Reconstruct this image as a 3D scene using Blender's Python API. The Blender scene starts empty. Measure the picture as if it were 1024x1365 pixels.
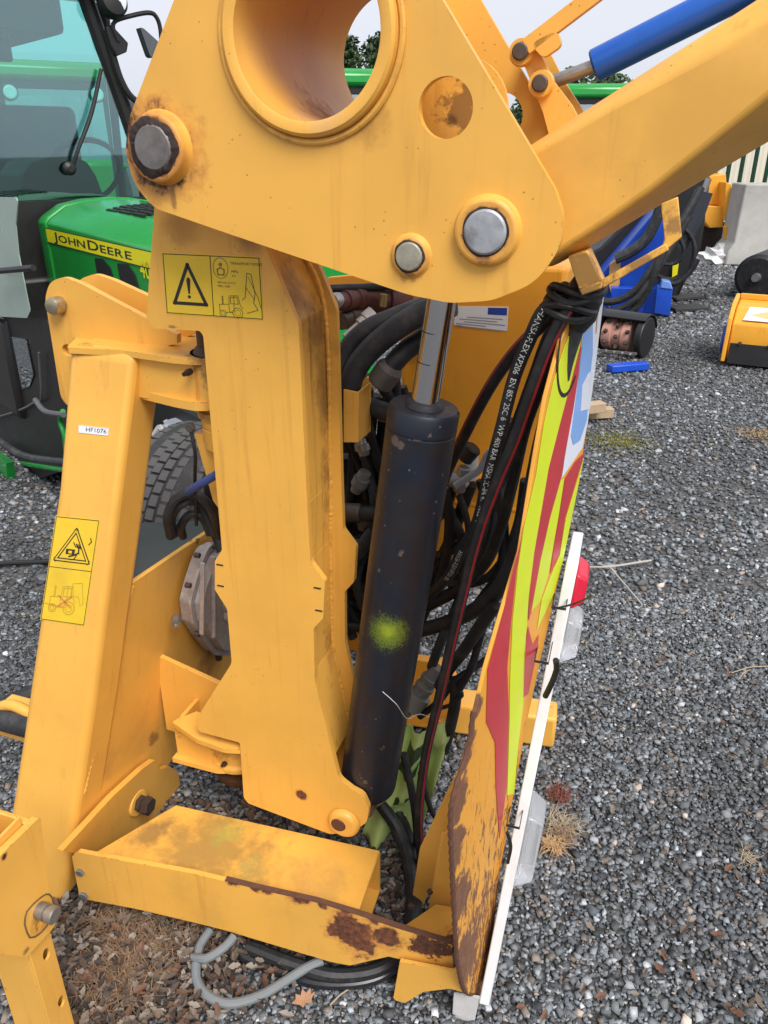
import bpy, bmesh, math, random
import numpy as np
from mathutils import Vector, Matrix
random.seed(7); rng = np.random.default_rng(11)
S = bpy.context.scene
COL = S.collection

# ------------------------------------------------------------------ camera, sky, sun, exposure
CAM_H = 1.55; PITCH = math.radians(25); FPX = 1050.0
cam = bpy.data.cameras.new('camera'); camo = bpy.data.objects.new('camera', cam); COL.objects.link(camo)
camo.location = (0, 0, CAM_H); camo.rotation_euler = (math.pi/2 - PITCH, 0, 0)
cam.sensor_fit = 'VERTICAL'; cam.sensor_height = 36; cam.sensor_width = 36; cam.lens = 36*FPX/1365
cam.clip_start = 0.02; cam.clip_end = 600
S.camera = camo
SUN_EL, SUN_AZ = math.radians(52), math.radians(156)     # azimuth clockwise from +Y: behind and right of the camera
wd = bpy.data.worlds.new('World'); S.world = wd; wd.use_nodes = True
nt = wd.node_tree; nt.nodes.clear()
sky = nt.nodes.new('ShaderNodeTexSky'); sky.sky_type = 'NISHITA'; sky.sun_disc = False
sky.sun_elevation = SUN_EL; sky.sun_rotation = SUN_AZ; sky.dust_density = 4; sky.air_density = 1.0; sky.ozone_density = 1
hs = nt.nodes.new('ShaderNodeHueSaturation'); hs.inputs['Saturation'].default_value = 0.22; hs.inputs['Value'].default_value = 1.0
mx = nt.nodes.new('ShaderNodeMix'); mx.data_type = 'RGBA'; mx.inputs['Factor'].default_value = 0.7
mx.inputs['B'].default_value = (7.3, 7.65, 8.6, 1)          # an even cloud deck in front of the blue
bg = nt.nodes.new('ShaderNodeBackground'); bg.inputs['Strength'].default_value = 0.057
wo = nt.nodes.new('ShaderNodeOutputWorld')
nt.links.new(sky.outputs[0], hs.inputs['Color']); nt.links.new(hs.outputs[0], mx.inputs['A'])
nt.links.new(mx.outputs['Result'], bg.inputs['Color']); nt.links.new(bg.outputs[0], wo.inputs['Surface'])
sl = bpy.data.lights.new('sun', 'SUN'); sl.energy = 1.5; sl.angle = math.radians(30); sl.color = (1, .98, .95)
so = bpy.data.objects.new('sun', sl); COL.objects.link(so)
sd = Vector((math.sin(SUN_AZ)*math.cos(SUN_EL), math.cos(SUN_AZ)*math.cos(SUN_EL), math.sin(SUN_EL)))
so.rotation_euler = (-sd).to_track_quat('-Z', 'Y').to_euler(); so.location = sd*30
S.view_settings.view_transform = 'Standard'; S.view_settings.look = 'None'
S.view_settings.exposure = 1.22; S.view_settings.gamma = 1.0; S.view_settings.use_curve_mapping = False
S.cycles.max_bounces = 8; S.cycles.transparent_max_bounces = 12

# ------------------------------------------------------------------ frames: real places measured on known planes
class Frame:
    def __init__(s, o, heading, flip=1):
        """axis 1 points along the heading (degrees clockwise from +Y), axis 0 to its right, axis 2 up"""
        h = math.radians(heading)
        s.o = Vector(o); s.ax = (Vector((math.cos(h), -math.sin(h), 0))*flip, Vector((math.sin(h), math.cos(h), 0)), Vector((0, 0, 1)))
    def w(s, a, b, z): return s.o + s.ax[0]*a + s.ax[1]*b + s.ax[2]*z
    def loc(s, p): d = Vector(p) - s.o; return Vector((d.dot(s.ax[0]), d.dot(s.ax[1]), d.dot(s.ax[2])))
    def vec(s, a, b, z): return s.ax[0]*a + s.ax[1]*b + s.ax[2]*z
MF = Frame((0, 0, 0), 19)                                  # the hedge cutter: a along its face, b into it
EYE = Vector((0, 0, CAM_H))
def sight(u, v):
    r = (u-512)/FPX; q = -(v-682.5)/FPX
    return Vector((r, math.cos(PITCH)+q*math.sin(PITCH), -math.sin(PITCH)+q*math.cos(PITCH)))
def on(u, v, fr=MF, a=None, b=None, z=None, n=None, d=None):
    """world point where the measured sight line meets a plane of the frame"""
    if a is not None: n, d = (1, 0, 0), a
    elif b is not None: n, d = (0, 1, 0), b
    elif z is not None: n, d = (0, 0, 1), z
    nw = fr.vec(*n); r = sight(u, v)
    t = (d - (EYE-fr.o).dot(nw))/r.dot(nw)
    return EYE + r*t
def ons(pts, **k): return [on(p[0], p[1], **k) for p in pts]
A, B, Z = MF.ax

# ------------------------------------------------------------------ mesh helpers
def basis(d):
    d = Vector(d).normalized(); h = Vector((0, 0, 1)) if abs(d.z) < .9 else Vector((1, 0, 0))
    x = d.cross(h).normalized(); return x, x.cross(d).normalized()*-1, d
def rnd(pts, r, n=5):
    """round the corners of a closed planar outline; r one radius or one per corner"""
    out = []; m = len(pts); rr = r if isinstance(r, (list, tuple)) else [r]*m
    for i, p in enumerate(pts):
        p = Vector(p); a = Vector(pts[i-1]); b = Vector(pts[(i+1) % m])
        if rr[i] <= 0: out.append(p); continue
        da, db = (a-p), (b-p); ang = da.angle(db, math.pi); 
        if ang > 3.05: out.append(p); continue
        t = min(rr[i]/math.tan(ang/2), .47*da.length, .47*db.length)
        s, e = p+da.normalized()*t, p+db.normalized()*t
        for k in range(n+1):
            q = k/n; out.append(s*(1-q)**2 + p*2*q*(1-q) + e*q*q)
    return out
def circ(c, x, y, r, n=32, r2=None): 
    r2 = r2 or r
    return [c + x*(r*math.cos(2*math.pi*i/n)) + y*(r2*math.sin(2*math.pi*i/n)) for i in range(n)]
def spline(pts, step=.012):
    P = [Vector(p) for p in pts]
    if len(P) == 2: P = [P[0], P[0].lerp(P[1], .33), P[0].lerp(P[1], .66), P[1]]
    P = [P[0]*2-P[1]] + P + [P[-1]*2-P[-2]]; out = []
    for i in range(1, len(P)-2):
        p0, p1, p2, p3 = P[i-1:i+3]; n = max(2, int((p2-p1).length/step))
        for k in range(n):
            t = k/n
            out.append(.5*((2*p1)+(p2-p0)*t+(2*p0-5*p1+4*p2-p3)*t*t+(3*p1-p0-3*p2+p3)*t**3))
    out.append(P[-2]); return out
def frames(path):
    res = []; m = len(path); u = None
    for i, p in enumerate(path):
        t = (path[min(i+1, m-1)]-path[max(i-1, 0)]).normalized()
        if u is None: u = basis(t)[0]
        else:
            u = (u - t*u.dot(t)); u = u.normalized() if u.length > 1e-6 else basis(t)[0]
        res.append((p, t, u, t.cross(u)))
    return res
class MB:
    def __init__(s): s.v = []; s.f = []; s.mi = []
    def add(s, v, f, mi=0):
        o = len(s.v); s.v += [Vector(p) for p in v]; s.f += [tuple(i+o for i in q) for q in f]; s.mi += [mi]*len(f); return s
    def hexa(s, p, mi=0): return s.add(p, [(0,3,2,1),(4,5,6,7),(0,1,5,4),(1,2,6,5),(2,3,7,6),(3,0,4,7)], mi)
    def box(s, lo, hi, fr=MF, mi=0):
        (a0,b0,z0),(a1,b1,z1) = lo, hi
        return s.hexa([fr.w(a0,b0,z0),fr.w(a1,b0,z0),fr.w(a1,b1,z0),fr.w(a0,b1,z0),fr.w(a0,b0,z1),fr.w(a1,b0,z1),fr.w(a1,b1,z1),fr.w(a0,b1,z1)], mi)
    def obox(s, p0, p1, wx, wy, up=None, mi=0):
        d = (Vector(p1)-Vector(p0)).normalized(); x, y, _ = basis(d)
        if up is not None: y = (Vector(up)-d*Vector(up).dot(d)).normalized(); x = y.cross(d)
        c = [(-1,-1),(1,-1),(1,1),(-1,1)]
        return s.hexa([Vector(p)+x*(wx/2*i)+y*(wy/2*j) for p in (p0, p1) for i, j in c], mi)
    def plate(s, outline, th, holes=(), mi=0):
        """planar outline with holes, thickened by the vector th"""
        bm = bmesh.new(); es = []
        for lp in [outline]+list(holes):
            vs = [bm.verts.new(p) for p in lp]
            es += [bm.edges.new((vs[i], vs[(i+1) % len(vs)])) for i in range(len(vs))]
        bmesh.ops.triangle_fill(bm, edges=es, use_beauty=True)
        nrm = Vector((0,0,0))
        for f in bm.faces: nrm += f.normal if nrm.dot(f.normal) >= 0 else -f.normal
        bmesh.ops.recalc_face_normals(bm, faces=bm.faces)
        r = bmesh.ops.extrude_face_region(bm, geom=bm.faces[:])
        for g in r['geom']:
            if isinstance(g, bmesh.types.BMVert): g.co += Vector(th)
        bmesh.ops.recalc_face_normals(bm, faces=bm.faces)
        bm.verts.index_update()
        s.add([v.co.copy() for v in bm.verts], [[v.index for v in f.verts] for f in bm.faces], mi); bm.free(); return s
    def lathe(s, p0, d, prof, n=28, mi=0):
        x, y, d = basis(d); p0 = Vector(p0); v = []; f = []
        for h, r in prof: v += [p0+d*h+x*(r*math.cos(2*math.pi*i/n))+y*(r*math.sin(2*math.pi*i/n)) for i in range(n)]
        for k in range(len(prof)-1):
            for i in range(n): j = (i+1) % n; f.append((k*n+i, k*n+j, (k+1)*n+j, (k+1)*n+i))
        if prof[0][1] > 1e-5: f.append(tuple(range(n))[::-1])
        if prof[-1][1] > 1e-5: f.append(tuple((len(prof)-1)*n+i for i in range(n)))
        return s.add(v, f, mi)
    def cyl(s, p0, p1, r, r1=None, n=24, mi=0, ch=0):
        d = Vector(p1)-Vector(p0); L = d.length; r1 = r if r1 is None else r1
        pr = [(0, r-ch), (ch, r), (L-ch, r1), (L, r1-ch)] if ch else [(0, r), (L, r1)]
        return s.lathe(p0, d, pr, n, mi)
    def hexbolt(s, p0, d, r, h, mi=0):
        x, y, d = basis(d); p0 = Vector(p0)
        pr = [(0, r), (h*.8, r), (h, r*.86)]
        return s.lathe(p0, d, pr, 6, mi)
    def tube(s, pts, r, n=12, step=.012, mi=0, sm=True, wob=0):
        path = spline(pts, step) if sm else [Vector(p) for p in pts]
        fr = frames(path); v = []; f = []; m = len(fr)
        for k, (p, t, u, w) in enumerate(fr):
            rr = r if not callable(r) else r(k/(m-1))
            v += [p+u*(rr*math.cos(2*math.pi*i/n))+w*(rr*math.sin(2*math.pi*i/n)) for i in range(n)]
        for k in range(m-1):
            for i in range(n): j = (i+1) % n; f.append((k*n+i, k*n+j, (k+1)*n+j, (k+1)*n+i))
        f += [tuple(range(n))[::-1], tuple((m-1)*n+i for i in range(n))]
        return s.add(v, f, mi)
    def ribbon(s, pts, wv, th, mi=0):
        """flat bar: pts the middle line, wv half width vector, th thickness"""
        m = len(pts); P = [Vector(p) for p in pts]; v = []; f = []
        for i, p in enumerate(P):
            t = (P[min(i+1, m-1)]-P[max(i-1, 0)]).normalized(); nn = t.cross(Vector(wv)).normalized()*th/2; w = Vector(wv)
            v += [p-w-nn, p+w-nn, p+w+nn, p-w+nn]
        for i in range(m-1):
            for k in range(4): j = (k+1) % 4; f.append((i*4+k, i*4+j, i*4+4+j, i*4+4+k))
        f += [(3,2,1,0), tuple((m-1)*4+k for k in range(4))]
        return s.add(v, f, mi)
    def bead(s, pts, r=.003, step=.004, mi=0):
        path = spline(pts, step); fr = frames(path); n = 7; v = []; f = []; m = len(fr)
        for k, (p, t, u, w) in enumerate(fr):
            rr = r*(1+.18*math.sin(k*1.9)+.12*random.uniform(-1, 1))
            v += [p+u*(rr*math.cos(2*math.pi*i/n))+w*(rr*math.sin(2*math.pi*i/n)) for i in range(n)]
        for k in range(m-1):
            for i in range(n): j = (i+1) % n; f.append((k*n+i, k*n+j, (k+1)*n+j, (k+1)*n+i))
        return s.add(v, f, mi)
    def build(s, name, mats, parent=None, bev=0, seg=2, smooth=True, root=None, recalc=True, sharp=35):
        """root: location that the vertices are stored about"""
        if root is None: root = Vector(parent['root']) if parent is not None and 'root' in parent else Vector((0,0,0))
        me = bpy.data.meshes.new(name)
        me.from_pydata([tuple(p-root) for p in s.v], [], s.f)
        mats = mats if isinstance(mats, (list, tuple)) else [mats]
        for m in mats: me.materials.append(m)
        me.polygons.foreach_set('material_index', s.mi)
        if recalc:
            bm = bmesh.new(); bm.from_mesh(me); bmesh.ops.recalc_face_normals(bm, faces=bm.faces); bm.to_mesh(me); bm.free()
        me.update()
        if smooth: me.shade_smooth(); me.set_sharp_from_angle(angle=math.radians(sharp))
        o = bpy.data.objects.new(name, me); COL.objects.link(o)
        if bev:
            md = o.modifiers.new('edge', 'BEVEL'); md.width = bev; md.segments = seg; md.limit_method = 'ANGLE'; md.angle_limit = math.radians(38)
            md.use_clamp_overlap = True
        if parent is not None:
            o.parent = parent
            if 'root' in parent: o['root'] = list(parent['root'])
        else: o.location = root; o['root'] = list(root)
        return o
def thing(name, loc, label, cat, group=None):
    o = bpy.data.objects.new(name, None); COL.objects.link(o); o.location = loc; o.empty_display_size = .1
    o['root'] = list(loc); return tag(o, label, cat, group)
def tag(o, label=None, cat=None, group=None, kind=None):
    for k, x in (('label', label), ('category', cat), ('group', group), ('kind', kind)):
        if x: o[k] = x
    return o
_txt = {}
def text_mesh(body, size=1.0, bold=0):
    c = bpy.data.curves.new('lettering', 'FONT'); c.body = body; c.size = size; c.resolution_u = 3; c.offset = bold
    o = bpy.data.objects.new('lettering', c); COL.objects.link(o); bpy.context.view_layer.update()
    me = bpy.data.meshes.new_from_object(o.evaluated_get(bpy.context.evaluated_depsgraph_get()))
    v = np.array([x.co[:] for x in me.vertices]); f = [tuple(p.vertices) for p in me.polygons]
    bpy.data.objects.remove(o); bpy.data.meshes.remove(me); bpy.data.curves.remove(c)
    return v, f

# ------------------------------------------------------------------ materials
class NB:
    def __init__(s, name):
        s.m = bpy.data.materials.new(name); s.m.use_nodes = True; s.t = s.m.node_tree; s.t.nodes.clear()
        s.out = s.n('ShaderNodeOutputMaterial'); s.b = s.n('ShaderNodeBsdfPrincipled'); s.l(s.b.outputs[0], s.out.inputs[0])
        s.co = s.n('ShaderNodeTexCoord').outputs['Object']
    def n(s, t, **k):
        x = s.t.nodes.new(t)
        for a, b in k.items(): setattr(x, a, b)
        return x
    def l(s, a, b): s.t.links.new(a, b)
    def put(s, sock, x):
        if isinstance(x, bpy.types.NodeSocket): s.l(x, sock)
        else: sock.default_value = x
    def noise(s, scale, detail=4, rough=.55, vec=None, dist=0):
        x = s.n('ShaderNodeTexNoise'); x.inputs['Scale'].default_value = scale; x.inputs['Detail'].default_value = detail
        x.inputs['Roughness'].default_value = rough; x.inputs['Distortion'].default_value = dist
        s.l(vec or s.co, x.inputs['Vector']); return x.outputs['Fac']
    def voro(s, scale, feature='F1', vec=None):
        x = s.n('ShaderNodeTexVoronoi'); x.inputs['Scale'].default_value = scale; x.feature = feature; s.l(vec or s.co, x.inputs['Vector']); return x
    def ramp(s, f, lo, hi, a=0., b=1.):
        x = s.n('ShaderNodeMapRange'); x.interpolation_type = 'SMOOTHSTEP'; s.l(f, x.inputs[0])
        x.inputs[1].default_value = lo; x.inputs[2].default_value = hi; x.inputs[3].default_value = a; x.inputs[4].default_value = b; return x.outputs[0]
    def math(s, op, a, b=0.):
        x = s.n('ShaderNodeMath', operation=op); s.put(x.inputs[0], a); s.put(x.inputs[1], b); return x.outputs[0]
    def mix(s, f, a, b):
        x = s.n('ShaderNodeMix', data_type='RGBA'); s.put(x.inputs['Factor'], f)
        s.put(x.inputs['A'], a if not isinstance(a, tuple) else (*a, 1)[:4]); s.put(x.inputs['B'], b if not isinstance(b, tuple) else (*b, 1)[:4]); return x.outputs['Result']
    def scale(s, sc, vec=None):
        x = s.n('ShaderNodeMapping'); x.inputs['Scale'].default_value = sc; s.l(vec or s.co, x.inputs['Vector']); return x.outputs[0]
    def bump(s, h, strength=.2, dist=.002):
        x = s.n('ShaderNodeBump'); x.inputs['Strength'].default_value = strength; x.inputs['Distance'].default_value = dist
        s.l(h, x.inputs['Height']); s.l(x.outputs[0], s.b.inputs['Normal']); return x
    def fin(s, col=None, rough=None, metal=None, spec=None, coat=None):
        for k, x in (('Base Color', col), ('Roughness', rough), ('Metallic', metal), ('Specular IOR Level', spec), ('Coat Weight', coat)):
            if x is not None: s.put(s.b.inputs[k], (*x, 1)[:4] if isinstance(x, tuple) else x)
        return s.m
RUST = (.11, .045, .024); DIRT = (.045, .03, .018); BLK = (.012, .011, .01)
def paint(name, base, root=(0,0,0), stains=(), edge=.35, speck=.6, dirt=.1, rough=.4, var=.035, streak=0):
    """weathered gloss paint. stains: (world point, radius, colour, softness, ragged) marks with a shape of their own"""
    k = NB(name); root = Vector(root); rust = None
    big = k.noise(5, 5); fine = k.noise(38, 5, .6)
    c2 = tuple(x*(1-var*2.2) for x in base); c1 = tuple(min(1, x*(1+var)) for x in base)
    col = k.mix(k.ramp(big, .32, .7), c1, c2)
    # dull grime film in broad patches
    g = k.math('MULTIPLY', k.ramp(k.noise(9, 6, .65), .5, .78), dirt)
    col = k.mix(g, col, (base[0]*.42, base[1]*.4, base[2]*.5+.012))
    rg = k.math('ADD', k.math('MULTIPLY', big, .18), rough-.08)
    # hairline scratches in two directions, faint grease runs
    for sc_, w_ in (((9, 9, 120), .35), ((140, 140, 7), .3)):
        sn = k.noise(1, 2, .5, k.scale(sc_), 1.5)
        ln_ = k.math('MULTIPLY', k.ramp(k.math('ABSOLUTE', k.math('SUBTRACT', sn, .5)), .006, .001), k.ramp(k.noise(7, 4), .56, .66))
        col = k.mix(k.math('MULTIPLY', ln_, w_*speck), col, tuple(x*.45 for x in base))
    col = k.mix(k.math('MULTIPLY', k.ramp(k.noise(1, 5, .6, k.scale((45, 45, 3))), .57, .76), .38), col, (base[0]*.62, base[1]*.52, base[2]*.6))
    if streak:
        st = k.noise(1, 5, .6, k.scale((70, 70, 2.2)))
        col = k.mix(k.math('MULTIPLY', k.ramp(st, .55, .75), streak), col, (.12, .055, .02))
    # small chips and specks
    v = k.voro(75); sp = k.math('MULTIPLY', k.ramp(k.math('ADD', v.outputs['Distance'], k.math('MULTIPLY', fine, .08)), .15, .10), k.ramp(k.noise(13, 3), .53, .60))
    col = k.mix(k.math('MULTIPLY', sp, speck), col, (.05, .022, .012))
    if edge:
        bv = k.n('ShaderNodeBevel', samples=4); bv.inputs['Radius'].default_value = .0045
        ge = k.n('ShaderNodeNewGeometry'); dt = k.n('ShaderNodeVectorMath', operation='DOT_PRODUCT')
        k.l(bv.outputs[0], dt.inputs[0]); k.l(ge.outputs['Normal'], dt.inputs[1])
        e = k.ramp(dt.outputs['Value'], .985, .88)
        e = k.math('MULTIPLY', e, k.ramp(k.noise(55, 6, .7), .56, .64)); e = k.math('MULTIPLY', e, edge)
        col = k.mix(e, col, k.mix(fine, (.09, .035, .015), (.2, .08, .03)))
    for st in stains:
        p, r, cc = st[0], st[1], st[2]; soft = st[3] if len(st) > 3 else .35; rag = st[4] if len(st) > 4 else .6
        sc = st[5] if len(st) > 5 else (1, 1, 1); fr_ = st[6] if len(st) > 6 else None
        q = Vector(p)-root
        mp = k.n('ShaderNodeVectorMath', operation='SUBTRACT'); k.l(k.co, mp.inputs[0]); mp.inputs[1].default_value = q
        m2 = k.n('ShaderNodeVectorMath', operation='MULTIPLY'); k.l(mp.outputs[0], m2.inputs[0]); m2.inputs[1].default_value = sc
        ln = k.n('ShaderNodeVectorMath', operation='LENGTH'); k.l(m2.outputs[0], ln.inputs[0])
        nz = k.noise(fr_ or 1.1/r, 7, .68)
        dd = k.math('ADD', ln.outputs['Value'], k.math('MULTIPLY', k.math('SUBTRACT', nz, .5), rag*r*2.4))
        f = k.ramp(dd, r, r*(1-soft))
        pit = k.noise(95, 6, .7)
        cc2 = k.mix(k.ramp(pit, .3, .7), tuple(x*.5 for x in cc), (min(1, cc[0]*2.1), min(1, cc[1]*1.75), min(1, cc[2]*1.5))) if soft < .5 else k.mix(pit, tuple(x*.8 for x in cc), tuple(min(1, x*1.2) for x in cc))
        if soft >= .5: f = k.math('MULTIPLY', f, .72)
        if soft < .5:   # stained, lifting rim round bare metal
            rim = k.math('MULTIPLY', k.ramp(dd, r*1.35, r), .45); col = k.mix(rim, col, (base[0]*.62, base[1]*.45, base[2]*.7))
        col = k.mix(f, col, cc2); rg = k.math('ADD', rg, k.math('MULTIPLY', f, .22)); rust = f if rust is None else k.math('MAXIMUM', rust, f)
    hgt_ = k.math('ADD', k.math('MULTIPLY', k.noise(160, 3), .5), k.math('MULTIPLY', fine, .8))
    if rust is not None: hgt_ = k.math('SUBTRACT', hgt_, k.math('MULTIPLY', rust, k.math('ADD', k.math('MULTIPLY', k.noise(95, 6, .7), 2.), .8)))
    k.bump(hgt_, .13, .0014)
    return k.fin(col, rg, 0., .45)
def plain(name, col, rough=.5, metal=0., var=.15, scale=40, bump=.15, spec=.5, dust=0, dustc=(.25, .22, .18)):
    k = NB(name); n = k.noise(scale, 5, .6)
    c = k.mix(n, tuple(x*(1-var) for x in col), tuple(min(1, x*(1+var)) for x in col))
    if dust: c = k.mix(k.math('MULTIPLY', k.ramp(k.noise(scale*.35, 6, .7), .45, .75), dust), c, dustc)
    k.bump(n, bump, .001)
    return k.fin(c, k.math('ADD', k.math('MULTIPLY', n, .2), rough-.1), metal, spec)
def glass(name, tint, gloss=.55, refl=(.9, .97, 1)):
    m = bpy.data.materials.new(name); m.use_nodes = True; t = m.node_tree; t.nodes.clear()
    o = t.nodes.new('ShaderNodeOutputMaterial'); tr = t.nodes.new('ShaderNodeBsdfTransparent'); tr.inputs[0].default_value = (*tint, 1)
    gl = t.nodes.new('ShaderNodeBsdfGlossy'); gl.inputs['Roughness'].default_value = .02; gl.inputs[0].default_value = (*refl, 1)
    fr = t.nodes.new('ShaderNodeFresnel'); fr.inputs[0].default_value = 1.5
    ad = t.nodes.new('ShaderNodeMath'); ad.operation = 'ADD'; ad.inputs[1].default_value = gloss; ad.use_clamp = True
    mi = t.nodes.new('ShaderNodeMixShader'); t.links.new(fr.outputs[0], ad.inputs[0]); t.links.new(ad.outputs[0], mi.inputs[0])
    t.links.new(tr.outputs[0], mi.inputs[1]); t.links.new(gl.outputs[0], mi.inputs[2]); t.links.new(mi.outputs[0], o.inputs[0]); return m
YEL = (.80, .415, .072)
RUBBER = plain('black_rubber', (.016, .016, .017), .5, 0, .4, 60, .2, .35, .5, (.07, .065, .06))
RUBBER2 = plain('dusty_rubber', (.03, .031, .034), .55, 0, .4, 50, .2, .3, .6, (.1, .095, .09))
STEEL = plain('worn_steel', (.38, .36, .34), .42, .85, .25, 90, .2)
DSTEEL = plain('dark_steel', (.11, .09, .08), .5, .6, .5, 90, .4)
CHROME = None
ALU = plain('cast_alloy', (.44, .41, .395), .55, .15, .3, 70, .6, .4, .45, (.2, .13, .1))
BLACK = plain('black_plastic', (.012, .012, .013), .45, 0, .3, 40, .1)
WHITE = plain('white_plastic', (.74, .74, .74), .4, 0, .06, 30, .05, .5, .35, (.42, .4, .37))
INK = plain('black_print', (.02, .017, .012), .6, 0, .3, 60, 0)
GREYINK = plain('faded_print', (.52, .34, .03), .6, 0, .25, 60, 0)
REDINK = plain('faded_red_print', (.62, .22, .05), .6, 0, .2, 60, 0)
STKY = plain('sticker_yellow', (.76, .50, .03), .38, 0, .1, 25, .05, .5, .3, (.5, .33, .05))

# ------------------------------------------------------------------ ground
def ground_mat():
    k = NB('gravel_ground')
    v = k.voro(55); v2 = k.voro(21); n = k.noise(.9, 5, .6); f = k.noise(160, 4, .6)
    c = k.mix(k.ramp(v.outputs['Distance'], .05, .75), (.17, .168, .17), (.055, .054, .054))
    sep = k.n('ShaderNodeSeparateColor'); k.l(v.outputs['Color'], sep.inputs[0])
    c = k.mix(k.math('MULTIPLY', k.ramp(sep.outputs[0], .6, 1), .55), c, (.2, .195, .195))
    c = k.mix(k.math('MULTIPLY', k.ramp(n, .5, .72), .35), c, (.12, .108, .092))
    c = k.mix(k.math('MULTIPLY', f, .35), c, (.05, .05, .05))
    k.bump(k.math('SUBTRACT', 1., v.outputs['Distance']), .9, .012)
    return k.fin(c, .85, 0., .3)
GND = ground_mat()
g = MB(); N = 60
g.add([(-300, -60, -.012), (300, -60, -.012), (300, 500, -.012), (-300, 500, -.012)], [(0, 1, 2, 3)])
tag(g.build('ground', GND, smooth=False), 'dark grey gravel yard surface', None, None, 'structure')

def gravel_mesh(name, P, size, colors, label, flat=(.45, .85), mat=None, hi=0):
    """each stone a lumpy 20-sided solid half sunk in the ground"""
    V = np.array([(-1,-1,-1),(1,-1,-1),(1,1,-1),(-1,1,-1),(-1,-1,1),(1,-1,1),(1,1,1),(-1,1,1)], float)*.72
    Fc = np.array([(0,2,1),(0,3,2),(4,5,6),(4,6,7),(0,1,5),(0,5,4),(1,2,6),(1,6,5),(2,3,7),(2,7,6),(3,0,4),(3,4,7)])
    n = len(P); v = np.repeat(V[None], n, 0)+rng.uniform(-.42, .42, (n, 8, 3))
    sx = rng.uniform(.75, 1.35, (n, 1, 1)); sy = rng.uniform(.65, 1.05, (n, 1, 1)); sz = rng.uniform(flat[0], flat[1], (n, 1, 1))
    v = v*np.concatenate([sx, sy, sz], 2)*(size[:, None, None]/2)
    # random tilt then turn
    ax = rng.uniform(-.5, .5, n); c, s = np.cos(ax)[:, None], np.sin(ax)[:, None]
    y, z = v[:, :, 1]*c-v[:, :, 2]*s, v[:, :, 1]*s+v[:, :, 2]*c; v[:, :, 1], v[:, :, 2] = y, z
    az = rng.uniform(0, 6.28, n); c, s = np.cos(az)[:, None], np.sin(az)[:, None]
    x, y = v[:, :, 0]*c-v[:, :, 1]*s, v[:, :, 0]*s+v[:, :, 1]*c; v[:, :, 0], v[:, :, 1] = x, y
    v += P[:, None, :]
    f = (Fc[None]+(np.arange(n)*8)[:, None, None]).reshape(-1, 3)
    me = bpy.data.meshes.new(name); me.vertices.add(n*8); me.vertices.foreach_set('co', v.reshape(-1))
    me.loops.add(len(f)*3); me.loops.foreach_set('vertex_index', f.reshape(-1).astype(np.int32))
    me.polygons.add(len(f)); me.polygons.foreach_set('loop_start', np.arange(0, len(f)*3, 3, dtype=np.int32))
    me.update(calc_edges=True); me.validate()
    at = me.color_attributes.new('stone', 'FLOAT_COLOR', 'POINT')
    cc = np.concatenate([colors, np.ones((n, 1))], 1); at.data.foreach_set('color', np.repeat(cc, 8, 0).reshape(-1).astype(np.float32))
    me.materials.append(mat); o = bpy.data.objects.new(name, me); COL.objects.link(o)
    return tag(o, label, 'gravel', None, 'stuff')
k = NB('gravel_stone'); atn = k.n('ShaderNodeAttribute'); atn.attribute_name = 'stone'
nz = k.noise(220, 4, .6); cst = k.mix(k.math('MULTIPLY', nz, .55), atn.outputs['Color'], (.02, .02, .02))
k.bump(nz, .35, .002); STONE = k.fin(cst, .72, 0., .4)
def scatter(n, y0, y1, x0f, x1f, smean, ssd, smin, smax):
    y = np.sqrt(rng.uniform(y0*y0, y1*y1, n)); x = rng.uniform(x0f, x1f, n)*y
    p = np.stack([x, y, np.zeros(n)], 1); s = np.clip(rng.lognormal(math.log(smean), ssd, n), smin, smax)
    p[:, 2] = s*rng.uniform(-.22, .10, n)-.006
    return p, s
def stone_cols(n, p):
    b = np.clip(rng.lognormal(math.log(.185), .50, n), .04, .7)[:, None]
    wv_ = np.sin(p[:, 0]*1.7+1.3*np.sin(p[:, 1]*1.1))+np.sin(p[:, 1]*2.3+p[:, 0]*.9)+.6*np.sin(p[:, 0]*5.1-p[:, 1]*4.3); b *= (1+.13*wv_)[:, None]; pale = (rng.uniform(0, 1, n) < .022)[:, None]; b = np.where(pale, b*2.0, b)
    c = b*np.array([.955, .99, 1.03]); t = rng.uniform(0, 1, n)
    warm = (t < .09)[:, None]; cool = ((t > .14) & (t < .34))[:, None]
    c = np.where(warm, b*np.array([1.25, 1.02, .85]), c); c = np.where(cool, b*np.array([.88, .98, 1.08]), c)
    return c
for nm, n, a in (('gravel', 105000, (.55, 2.6, -1.0, 1.0, .0098, .38, .0045, .025)), ('gravel', 72000, (2.6, 7.5, -.75, .62, .0165, .35, .008, .04)), ('gravel', 26000, (7.5, 15, .1, .62, .034, .3, .02, .06))):
    p, s = scatter(n, *a)
    gravel_mesh(nm, p, s, stone_cols(n, p), 'loose dark grey crushed gravel covering the yard' if a[0] < 1 else ('farther loose gravel of the yard beyond the cutter' if a[0] < 5 else 'far loose gravel around the blue mower and concrete block'), mat=STONE)

# ------------------------------------------------------------------ the hedge cutter
ML = MF.w(-.62, 1.16, 0)
HC = thing('hedge_cutter', ML, 'worn yellow arm-type hedge cutter with lift ram and bent striped guard parked on gravel', 'hedge cutter')
def Yp(name, stains=(), **k): return paint(name, YEL, ML, stains, **k)
YP = Yp('yellow_paint')
BM, BMB = 1.14, 1.297                                     # front and back face of the mast
BP, BPB = 1.05, 1.395                                     # front plates of the boom head
thB = lambda t: B*t
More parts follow.
